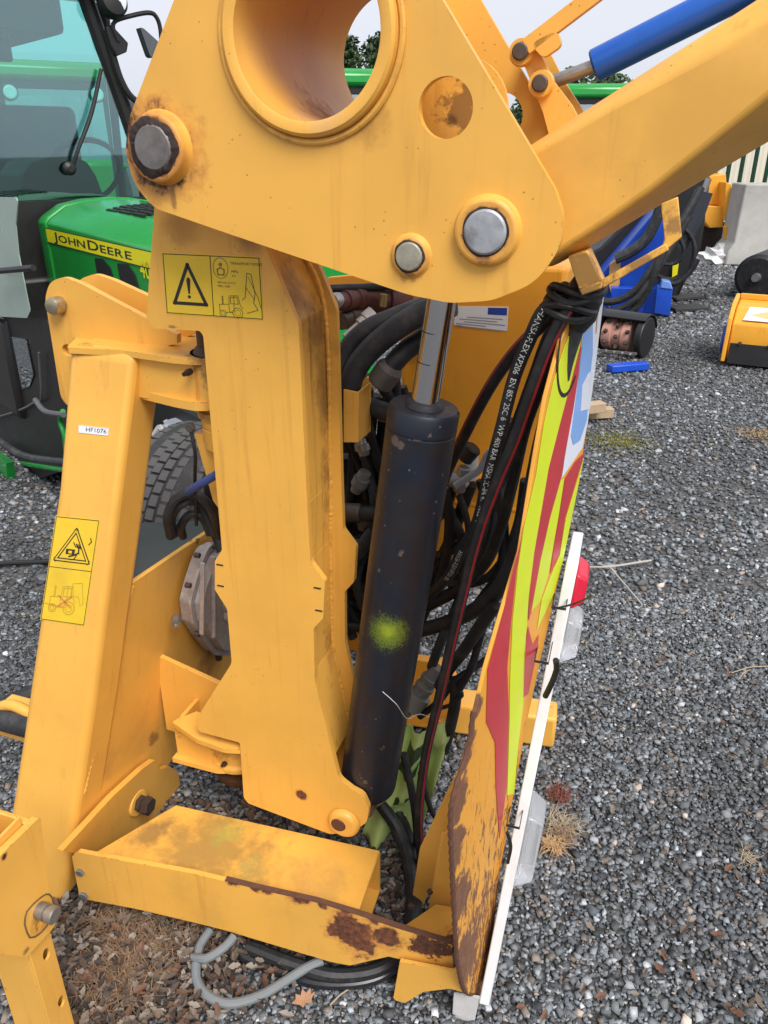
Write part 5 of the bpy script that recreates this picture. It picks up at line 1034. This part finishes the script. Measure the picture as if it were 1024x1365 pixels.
# ------------------------------------------------------------------ other implements on the right
BLU = paint('implement_blue', (.012,.075,.50), (0,0,0), (), edge=0, speck=.2, dirt=.3, rough=.35, var=.1)
YEL2 = paint('implement_yellow', (.80,.36,.03), (0,0,0), (), edge=0, speck=.3, dirt=.25)
bq = on(872,418,z=0); bf = Frame((bq.x, bq.y, 0), 14)
bmch = thing('blue_mower', bf.w(-.3,.3,0), 'blue implement with black hoses looping over it on the gravel', 'mower')
def bpx(u, v, b): return on(u, v, fr=bf, b=b)
def bplate(nm, pts, b, th, mat=BLU, bev=.008): m = MB(); m.plate([bpx(u,v,b) for u,v in pts], bf.ax[1]*th); return m.build(nm, mat, bmch, bev=bev)
bplate('hood', [(795,432),(796,372),(826,338),(858,300),(884,268),(893,292),(876,368),(872,410)], .25, .7)
bplate('cross_beam', [(815,384),(864,384),(858,417),(815,413)], -.02, .14)
bplate('end_plate', [(876,381),(897,383),(893,422),(872,418)], -.15, .10); bplate('end_cap', [(883,374),(894,376),(897,386),(880,384)], -.16, .14, plain('pale_blue', (.15,.28,.68), .4))
m = MB(); ln0, ln1 = bpx(862,400,-.02), bpx(884,400,-.12); m.hexa([bpx(858,386,.0),bpx(878,383,-.14),bpx(874,419,-.14),bpx(855,416,.0),bpx(858,386,.1),bpx(878,383,-.04),bpx(874,419,-.04),bpx(855,416,.1)]); m.build('skid_plate', BLU, bmch, bev=.004)
bplate('orange_panel', [(813,352),(828,341),(826,380),(815,392),(811,378)], .18, .05, plain('tan_panel', (.62,.33,.12), .5))
bplate('dark_housing', [(762,350),(800,330),(862,268),(905,235),(948,235),(935,330),(905,395),(880,398),(862,385)], .95, .7, GBLK, .03)
m = MB(); m.plate([bpx(u,v,.93) for u,v in ((852,384),(905,378),(900,402),(868,400))], bf.ax[1]*.1); m.build('yellow_decal', GBLK, bmch)
bplate('decal', [(897,352),(905,350),(903,366),(896,370)], .90, .01, TYL, 0)
def bhose(pts, r, mat=RUBBER): m = MB(); m.tube([bpx(u,v,b) for u,v,b in pts], r, n=10, step=.05); m.build('hose', mat, bmch)
bhose([(785,398,-.3),(818,402,-.3),(846,388,-.3),(866,362,-.28),(890,325,-.2),(915,285,-.1),(935,250,.0)], .035); bhose([(785,418,-.34),(820,414,-.34),(848,398,-.34),(866,374,-.3),(892,335,-.2),(918,290,-.1)], .032)
bhose([(785,424,-.3),(815,426,-.3),(842,415,-.3),(862,388,-.3),(874,360,-.3),(886,330,-.25)], .04); bhose([(870,352,.2),(878,368,.2),(900,372,.2),(920,358,.2),(926,330,.2),(918,310,.2),(905,300,.2)], .022); bhose([(872,340,.15),(884,352,.15),(902,350,.15),(912,335,.15),(905,315,.15)], .02)
bhose([(820,345,.1),(840,336,.1),(862,318,.1),(876,290,.1),(882,270,.1)], .055, RUBBER2); bhose([(880,372,.1),(900,378,.1),(920,362,.1),(930,345,.1)], .03)
bhose([(905,330,.3),(925,290,.3),(938,255,.3)], .09, plain('ram_dark', (.03,.035,.045), .5)); bhose([(938,256,.3),(945,238,.3)], .03, STEEL)
# brush or roller head in front of it
rq = on(830,488,z=0); rf = Frame((rq.x+.10, rq.y+.25, 0), 38)
def RS(a, b, z): return rf.w(a*.6, b*.6, z*.6)
rl = thing('roller_head', rf.w(-.1,.1,0), 'small blue-footed roller head with pinkish ribbed drum lying on the gravel', 'roller head')
m = MB(); m.lathe(RS(-.42,.25,.24), rf.ax[0], [(x*.6,y*.6) for x,y in ((0,.05),(.0,.2),(.12,.2),(.13,.17),(.26,.17),(.27,.2),(.38,.2),(.38,.05))], 26); m.build('drum', plain('salmon_drum', (.50,.25,.19), .6, 0, .2, 20, .2), rl)
m = MB()
for i in range(9):
    for j in range(3): t = i*.7+j*.3; p = RS(-.36+.15*j,.25,.24)+rf.ax[1]*(.12*math.cos(t))+Z*(.12*math.sin(t)); m.cyl(p, p+(rf.ax[1]*math.cos(t)+Z*math.sin(t))*.03, .021, .009, n=6)
m.build('teeth', DSTEEL, rl)['kind'] = 'stuff'
for x in (-.55, .06):
    m = MB(); m.lathe(RS(x,.25,.25), rf.ax[0], [(0,.16),(.06,.16)], 30); m.build('end_disc', BLACK, rl, bev=.01)
m = MB(); m.ribbon([RS(-.15,.25+.3*math.cos(t),.25+.3*math.sin(t)) for t in np.linspace(.3,2.2,10)], rf.ax[0]*.19, .012); m.build('housing', BLACK, rl)
m = MB(); m.obox(RS(-.50,-.10,.06), RS(.16,-.10,.10), .03, .018, Z); stp = m.build('stud_bar', STEEL, rl)
for i in range(6): m = MB(); m.hexbolt(RS(-.46+i*.11,-.125,.09), -rf.ax[1], .010, .012); m.build('stud', plain('bright_stud', (.7,.7,.7), .3, .8), rl)
for fa_, fb_ in (((812,491),(862,487)), ((838,437),(862,434))):
    m = MB(); m.obox(on(*fa_, z=.03), on(*fb_, z=.03), .09, .055, Z); m.build('foot', BLU, rl, bev=.008)
m = MB(); m.plate(ons([(800,455),(815,432),(822,415),(803,425)], fr=rf, b=.5), rf.ax[1]*.02); m.build('yellow_flap', plain('flap_yellow', (.6,.66,.05), .5), rl)
# orange flail head at the right edge
oq = on(965,488,z=0); of = Frame((oq.x, oq.y, 0), 27)
FS = .68
class SF:
    ax = of.ax
    def w(s, a, b, z): return of.w(a*FS, b*FS, z*FS)
sf = SF()
fh = thing('flail_head', sf.w(.5,.4,0), 'yellow flail mower head with black rubber flap and blue end roller', 'mower head')
m = MB(); loft(m, [[sf.w(a,b,z) for b,z in ((.06,.24),(.10,.46),(.30,.60),(.72,.64),(.80,.58),(.80,.10),(.1,.06))] for a in (.0,1.6)]); m.build('hood', YEL2, fh, bev=.012)
m = MB(); loft(m, [[sf.w(a,b,z) for b,z in ((.0,.05),(.03,.30),(.08,.52),(.30,.66),(.72,.70),(.86,.6),(.86,.04))] for a in (-.05,-.005)]); m.build('side_plate', YEL2, fh, bev=.006)
m = MB(); m.box((0,.70,.64),(1.6,.76,.70), sf); m.build('rear_lip', YEL2, fh, bev=.005)
m = MB(); m.plate([sf.w(.02,.035,.03), sf.w(1.6,.035,.03), sf.w(1.6,.055,.255), sf.w(.02,.055,.255)], of.ax[1]*.012); m.build('rubber_flap', plain('flap_black', (.02,.02,.021), .6, 0, .4, 10, .2, .3, .4, (.07,.065,.06)), fh)
for i in range(4): m = MB(); m.hexbolt(sf.w(.12+.3*i,.055,.262), -of.ax[1], .014, .014); m.build('bolt', DSTEEL, fh)
m = MB(); m.lathe(sf.w(-.10,.42,.22), of.ax[0], [(0,.08),(.014,.115),(.04,.115)], 26); m.build('end_roller', BLU, fh)
def lbl(d): d.poly([(.05,.25),(.35,.05),(.5,.2),(.3,.35)], 1); d.poly([(.5,.12),(1,.12),(1,.38),(.55,.38)], 2); d.line([(.45,.3),(.9,.3)], .05, 0)
sticker('decal', [sf.w(.14,.32,.616), sf.w(.9,.32,.616), sf.w(.9,.13,.501), sf.w(.10,.13,.501)], .004, lbl, [plain('decal_white', (.7,.73,.78), .4), plain('decal_sand', (.65,.45,.2), .5), plain('decal_blue', (.08,.28,.7), .4)], fh, .42)
# black roller beyond it
kq = on(1016,399,z=0); m = MB(); kf = Frame((kq.x, kq.y, 0), 20); m.lathe(kf.w(-.02,.2,.24), kf.ax[1]+kf.ax[0]*.3, [(-.3,.1),(-.3,.2),(-.26,.24),(.9,.24),(.94,.2)], 28)
rw_ = thing('black_roller', kf.w(0,.2,0), 'black rubber roller lying behind the flail head', 'roller'); m.build('roller_body', RUBBER, rw_); m = MB(); m.lathe(kf.w(-.02,.2,.24), kf.ax[1]+kf.ax[0]*.3, [(-.36,.04),(-.30,.05)], 14); m.build('axle', STEEL, rw_)
# yellow mower by the block
yq = on(940,345,z=0); yf = Frame((yq.x, yq.y, 0), 6); ym = thing('yellow_mower', yf.w(0,.3,0), 'yellow mower deck with open dark underside beside the concrete block', 'mower')
def yplate(nm, pts, b, th, mat, bev=.01): m = MB(); m.plate([on(u,v,fr=yf,b=b) for u,v in pts], yf.ax[1]*th); return m.build(nm, mat, ym, bev=bev)
yplate('hood', [(935,272),(940,235),(968,232),(970,275)], .3, .5, YEL2); yplate('skirt', [(938,274),(967,276),(964,303),(946,304),(940,296)], .05, .35, YEL2)
yplate('side_plate', [(968,243),(975,245),(974,296),(965,294)], -.05, .7, YEL2); yplate('side_flap', [(965,302),(974,300),(980,342),(968,340)], -.25, .06, YEL2); yplate('cavity_shade', [(918,300),(968,296),(968,338),(918,342)], .35, .5, plain('cavity_dark', (.035,.02,.015), .8, 0, .6, 8, .3))  # solid block coloured dark as the shade inside the open underside
yplate('base_rail', [(918,340),(942,341),(941,355),(918,354)], -.1, .2, plain('pale_rail', (.5,.48,.44), .7)); yplate('green_knob', [(956,322),(961,324),(960,336),(955,334)], .1, .05, GRN, .003)
wq = on(962,350,z=0); m = MB()
gr3 = bmesh.new(); bmesh.ops.create_icosphere(gr3, subdivisions=3, radius=1)
for vtx in gr3.verts:
    n3 = vtx.co.normalized(); a_ = 1+.28*math.sin(5*n3.x+3*n3.y)+.2*math.sin(9*n3.z+7*n3.x); vtx.co = Vector((n3.x*.30*a_, n3.y*.2*a_, max(-.02, n3.z*.16*a_+.07)))
gr3.verts.index_update(); m.add([wq+v_.co for v_ in gr3.verts], [[v_.index for v_ in f_.verts] for f_ in gr3.faces]); gr3.free()
tag(m.build('plastic_sack', plain('sack_white', (.62,.61,.6), .5), None, root=Vector((wq.x, wq.y, 0))), 'crumpled white plastic sack on the ground before the concrete block', 'sack')
# timber offcuts
TIM = plain('pale_timber', (.42,.31,.19), .8, 0, .2, 30, .4)
for (u, v, L_, hd, zz_, lab) in ((799,556,.16,80,0.,'lower pale timber offcut on the gravel beside the guard'), (792,549,.12,70,.065,'upper pale timber offcut resting on another beside the guard')):
    p = on(u, v, z=zz_); tf_ = Frame((p.x, p.y, 0), hd); m = MB(); m.box((-.035,-L_/2,zz_),(.035,L_/2,zz_+.06), tf_); tag(m.build('timber_offcut', TIM, None, bev=.004, root=Vector((p.x, p.y, zz_))), lab, 'timber')
# two flat bars coloured dark as painted shadows by the blue mower
for (u0, v0, u1, v1, lab) in ((893,397,930,394,'dark flat bar painted as shadow behind the blue mower beam'), (893,411,938,409,'dark flat bar painted as shadow near the blue mower end plate')):
    m = MB(); m.obox(on(u0,v0,z=.02), on(u1,v1,z=.02), .22, .03, Z); o = m.build('shadow_bar', plain('shadow_dark', (.03,.03,.03), .7), None, bev=.004, root=on(u0,v0,z=0)); tag(o, lab, 'rail')

# ------------------------------------------------------------------ loose things on the ground near the cutter
def gtube(name, pts, r, mat, label, cat, grp=None, n=10):
    P = [on(u, v, z=z) for u, v, z in pts]; m = MB(); m.tube(P, r, n); o = m.build(name, mat, None, root=Vector((P[0].x, P[0].y, 0))); return tag(o, label, cat, grp)
CG = plain('grey_cable', (.17,.19,.20), .55, 0, .15, 40, .1, .4, .4, (.2,.18,.15))
gtube('cable', [(280,1240,.07),(266,1262,.065),(262,1284,.06),(258,1276,.066),(275,1278,.075),(300,1262,.085),(312,1248,.09)], .009, CG, 'grey cable hooked in a small loop beside the front bar', 'cable')
gtube('cable', [(262,1284,.062),(262,1305,.055),(275,1326,.05),(305,1338,.045),(345,1328,.04),(380,1308,.04),(405,1292,.045),(430,1280,.05)], .0095, CG, 'grey cable curving across leaf litter under the front bar', 'cable')
gtube('hose_coil', [(300,1250,.05),(330,1275,.03),(370,1292,.02),(430,1300,.02),(490,1295,.02),(530,1270,.03),(548,1235,.04),(556,1190,.05),(550,1140,.06),(535,1090,.08),(515,1060,.12)], .013, RUBBER, 'black hose coiled on the ground under the front bar', 'hose')
gtube('hose_coil', [(330,1262,.05),(390,1285,.04),(450,1300,.03),(510,1290,.03),(540,1255,.035),(550,1200,.05),(545,1150,.07),(530,1105,.10),(508,1072,.14)], .015, RUBBER, 'thick black hose rising from the ground beside the step beam end', 'hose')
gtube('hose_coil', [(360,1290,.012),(420,1310,.012),(480,1310,.015),(520,1295,.02),(545,1268,.02)], .011, plain('shiny_hose', (.016,.016,.018), .3, 0, .3, 40, .05), 'shiny black hose lying outermost on the gravel by the front bar', 'hose')
hose([(538,1005,1.27),(548,1050,1.27),(555,1100,1.28),(556,1150,1.3)], .0085); hose([(560,1030,1.3),(575,1080,1.3),(590,1100,1.32)], .006)
gtube('ground_hose', [(-60,960,.03),(0,945,.03),(40,928,.03),(110,905,.03),(180,880,.03)], .032, RUBBER2, 'thick black pipe lying on the gravel behind the post', 'pipe')
gtube('ground_wire', [(-60,756,.01),(0,751,.01),(70,748,.01),(160,742,.01)], .010, BLACK, 'thin black wire lying across gravel towards the tractor', 'wire')
gtube('coiled_hose', [(232,712,.80),(228,690,.86),(240,672,.9),(262,668,.9),(278,690,.86),(285,712,.82)], .0105, RUBBER2, 'dusty grey hose looped over the rubber mat', 'hose')
gtube('coiled_hose', [(244,715,.80),(242,700,.84),(254,685,.87),(270,690,.86),(280,712,.82)], .009, RUBBER, 'inner black hose loop above the rubber mat', 'hose')
gtube('coiled_hose', [(228,715,.82),(224,688,.88),(236,664,.92),(258,658,.93),(280,676,.9),(292,712,.82)], .010, RUBBER, 'outermost black hose loop above the rubber mat', 'hose')
gtube('blue_hose', [(236,672,.88),(250,658,.93),(266,646,.97),(290,632,1.0)], .008, plain('blue_hose', (.03,.06,.2), .5), 'thin blue hose crossing in front of the tractor tyre', 'hose')
# yellow-green plastic bag pinned below the ram
def bag():
    # crumpled sheet: a draped patch with folds and thickness
    c = [on(486,1118,z=.03), on(603,960,b=1.36), on(528,975,b=1.36), on(566,1075,z=.06)]
    TLq, TRq, BLq, BRq = on(530,985,b=1.34), on(606,962,b=1.36), on(480,1118,z=.02), on(560,1110,z=.03)
    m = MB(); n = 22; v = []; f = []; mi = []
    for i in range(n+1):
        for j in range(n+1):
            x, y = i/n, j/n; p = TLq*(1-x)*(1-y)+TRq*x*(1-y)+BLq*(1-x)*y+BRq*x*y
            w = .016*math.sin(9*x+2*y)+.012*math.sin(14*x-6*y)+.01*math.sin(17*y+3*x)+random.uniform(-.003,.003); v.append(p+B*w+Z*w*.4)
    for i in range(n):
        for j in range(n):
            a = i*(n+1)+j; blk = (.2 < i/n < .55 and .25 < j/n < .40) or (.25 < i/n < .6 and .06 < j/n < .16) or (.35 < i/n < .9 and .5 < j/n < .62 and i % 4 < 2)
            m.add([v[a], v[a+1], v[a+n+2], v[a+n+1]], [(0,1,2,3)], 1 if blk else 0)
    o = m.build('plastic_bag', [plain('bag_green', (.46,.60,.20), .35, 0, .15, 20, .2), plain('bag_print', (.03,.06,.02), .45)], None, root=Vector((BLq.x, BLq.y, 0)), recalc=False)
    bm = bmesh.new(); bm.from_mesh(o.data); bmesh.ops.remove_doubles(bm, verts=bm.verts, dist=1e-5); bm.to_mesh(o.data); bm.free(); o.data.shade_smooth()
    md = o.modifiers.new('film', 'SOLIDIFY'); md.thickness = .0006; return tag(o, 'crumpled yellow-green printed plastic bag on the ground under the ram', 'bag')
bag()
# leaf litter
def litter(n, area, size, cols, name, label, zmax=.055, curl=1.1):
    me_v = []; me_f = []; idx = []
    for i in range(n):
        u, v_ = area(); p = on(u, v_, z=random.uniform(.004, zmax)); s = size*random.uniform(.5, 1.3); an = random.uniform(0, 6.28)
        x = Vector((math.cos(an), math.sin(an), random.uniform(-.5,.5))).normalized(); y = Vector((-math.sin(an), math.cos(an), random.uniform(-.4,.4))).normalized(); nn = x.cross(y); c = random.uniform(.1, curl); o = len(me_v)
        pr = [(-1,0),(-.55,.34),(-.1,.5),(.2,.3),(.45,.42),(1,0),(.45,-.42),(.2,-.3),(-.1,-.5),(-.55,-.34)]
        me_v += [p+x*(a*s)+y*(b*s)+nn*(s*c*(abs(b)*1.4+a*a*.5+random.uniform(-.1,.1))) for a, b in pr]+[p]
        me_f += [(o+10, o+q, o+(q+1) % 10) for q in range(10)]; idx += [random.randrange(len(cols))]*10
    m = MB(); m.v = me_v; m.f = me_f; m.mi = idx
    o = m.build(name, cols, None, smooth=False, recalc=False); return tag(o, label, 'leaves', None, 'stuff')
LC = [plain('dead_leaf_%d' % i, c, .8, 0, .25, 60, .3) for i, c in enumerate(((.13,.095,.07),(.085,.06,.045),(.20,.155,.12),(.15,.075,.045),(.27,.23,.19),(.05,.037,.03)))]
def A1():
    while True:
        u, v = random.uniform(70, 540), random.uniform(1195, 1375)
        if (u-190)/300+(v-1290)/260 < .45+random.gauss(0,.16): return u, v
litter(2200, A1, .0125, LC, 'leaf_litter', 'dry brown fallen leaves lying below the front bar')
def A2(): return random.gauss(330, 55), random.gauss(1090, 14)
litter(200, A2, .013, LC, 'leaf_litter', 'dead leaves between the mast foot and the step beam', .03)
litter(260, lambda: (random.gauss(525, 16), random.uniform(1060, 1230)), .012, LC, 'leaf_litter', 'brown leaf scraps inside the black hose coil', .03)
litter(130, lambda: (random.uniform(690, 1030), random.uniform(500, 1365)), .012, [LC[0], LC[2], LC[3]], 'leaf_litter', 'scattered small leaf fragments over the open gravel', .012)
lf = on(405,1333,z=.02); m = MB(); x = Vector((.9,.35,.1)); y = Vector((-.35,.9,.25)); pr = [(-1,0),(-.6,.2),(-.5,.55),(-.15,.35),(.1,.7),(.3,.35),(.7,.5),(.65,.15),(1,.1),(.6,-.2),(.5,-.5),(.1,-.3),(-.2,-.55),(-.4,-.25)]
m.add([lf+x*a*.026+y*b*.026+Z*(.006*a*a+.005*abs(b)) for a, b in pr]+[lf], [(14, i, (i+1) % 14) for i in range(14)]); tag(m.build('oak_leaf', plain('tan_leaf', (.36,.19,.10), .7), None, root=Vector((lf.x,lf.y,0)), smooth=False, recalc=False), 'single tan lobed leaf lying beside the grey cable', 'leaf')
# dry grass and weeds
def tuft(name, c, n, h, spread, mat, label, kind=None, lie=.7, r=.0011):
    m = MB(); c = Vector(c)
    for i in range(n):
        an = random.uniform(0, 6.28); p = c+Vector((random.gauss(0,spread), random.gauss(0,spread), 0)); L_ = h*random.uniform(.4,1.2); d = Vector((math.cos(an)*lie, math.sin(an)*lie, random.uniform(.15,.9)*(1.3-lie)))
        q = p+d*L_*.5+Vector((random.gauss(0,.12)*L_,random.gauss(0,.12)*L_,L_*.08)); e = q+Vector((d.x+random.gauss(0,.5),d.y+random.gauss(0,.5),d.z*.2-.3))*L_*.45; w = Vector((-math.sin(an), math.cos(an), 0))*r
        m.add([p-w, p+w, q+w*.8, q-w*.8, e], [(0,1,2,3),(3,2,4)])
    o = m.build(name, mat, None, smooth=False, recalc=False, root=Vector((c.x,c.y,0))); return tag(o, label, 'dry grass', None, kind)
DG = plain('dry_grass', (.24,.15,.085), .8, 0, .35, 30, 0); DG2 = plain('pale_straw', (.42,.32,.20), .8, 0, .3, 30, 0); DG3 = plain('rust_weed', (.17,.05,.03), .8, 0, .4, 40, 0)
for (u, v, n_, s_, lab) in ((180,1240,700,.05,'dry brown grass matted under the bolted end of the front bar'), (150,1310,420,.045,'dry grass beside the perforated stand leg'), (260,1225,300,.045,'dry grass under the middle of the front bar')): tuft('dry_grass', on(u,v,z=.035), int(n_*.9), .075, s_, DG, lab, 'stuff', .8)
tuft('dry_weed', on(745,1060,z=.01), 160, .035, .014, DG3, 'rust-red dry weed on gravel near the light board', None, .6, .0016)
tuft('dry_weed', on(745,1100,z=.005), 90, .07, .016, DG2, 'wispy pale dead stalks between the red weed and straw tuft', None, .9, .0008)
tuft('dry_weed', on(738,1128,z=.01), 120, .05, .008, plain('straw_orange', (.50,.30,.14), .8, 0, .3, 30, 0), 'small straw coloured grass tuft beside the lower lamp', None, .9, .0011)
tuft('dry_weed', on(752,1115,z=.01), 120, .03, .013, DG, 'brown dried weed just behind the straw coloured tuft', None, .7, .0014)
tuft('dry_weed', on(1000,1146,z=.005), 40, .04, .01, DG2, 'sparse straw tuft alone on open gravel', None, .9, .0009)
tuft('moss_patch', on(822,588,z=.0), 900, .02, .09, plain('moss', (.16,.15,.03), .9), 'low yellowish moss patch on gravel near the timber offcuts', 'stuff', .6, .004)
tuft('moss_patch', on(1008,578,z=.0), 300, .02, .07, plain('ochre_scrap', (.3,.2,.09), .9), 'ochre dry moss patch on open gravel', 'stuff', .7, .004)
# twigs
m = MB(); TW = plain('pale_twig', (.42,.38,.33), .8)
z_ = .012; m.tube([on(782,756,z=z_), on(815,755,z=z_+.012), on(868,747,z=z_)], .0045, n=7); m.tube([on(813,756,z=z_+.01), on(832,778,z=z_), on(856,806,z=z_)], .0035, n=7); tw0 = on(815,755,z=0)
tag(m.build('twig', TW, None, root=tw0), 'forked pale dry twig lying on the gravel', 'twig')
gtube('twig', [(800,752,.01),(812,756,.012),(818,760,.01)], .003, TW, 'short pale twig crossing the fork of the longer twig', 'twig', None, 6)
for (u0,v0,u1,v1,lab) in ((975,897,1024,888,'thin straw stem on gravel towards the yard edge'), (1000,893,985,905,'short bent straw stem touching another stem'), (440,1340,470,1316,'pale curled root lying by the tan leaf')):
    gtube('straw_stem', [(u0,v0,.008),((u0+u1)/2,(v0+v1)/2-3,.012),(u1,v1,.008)], .0016, DG2, lab, 'straw', None, 5)
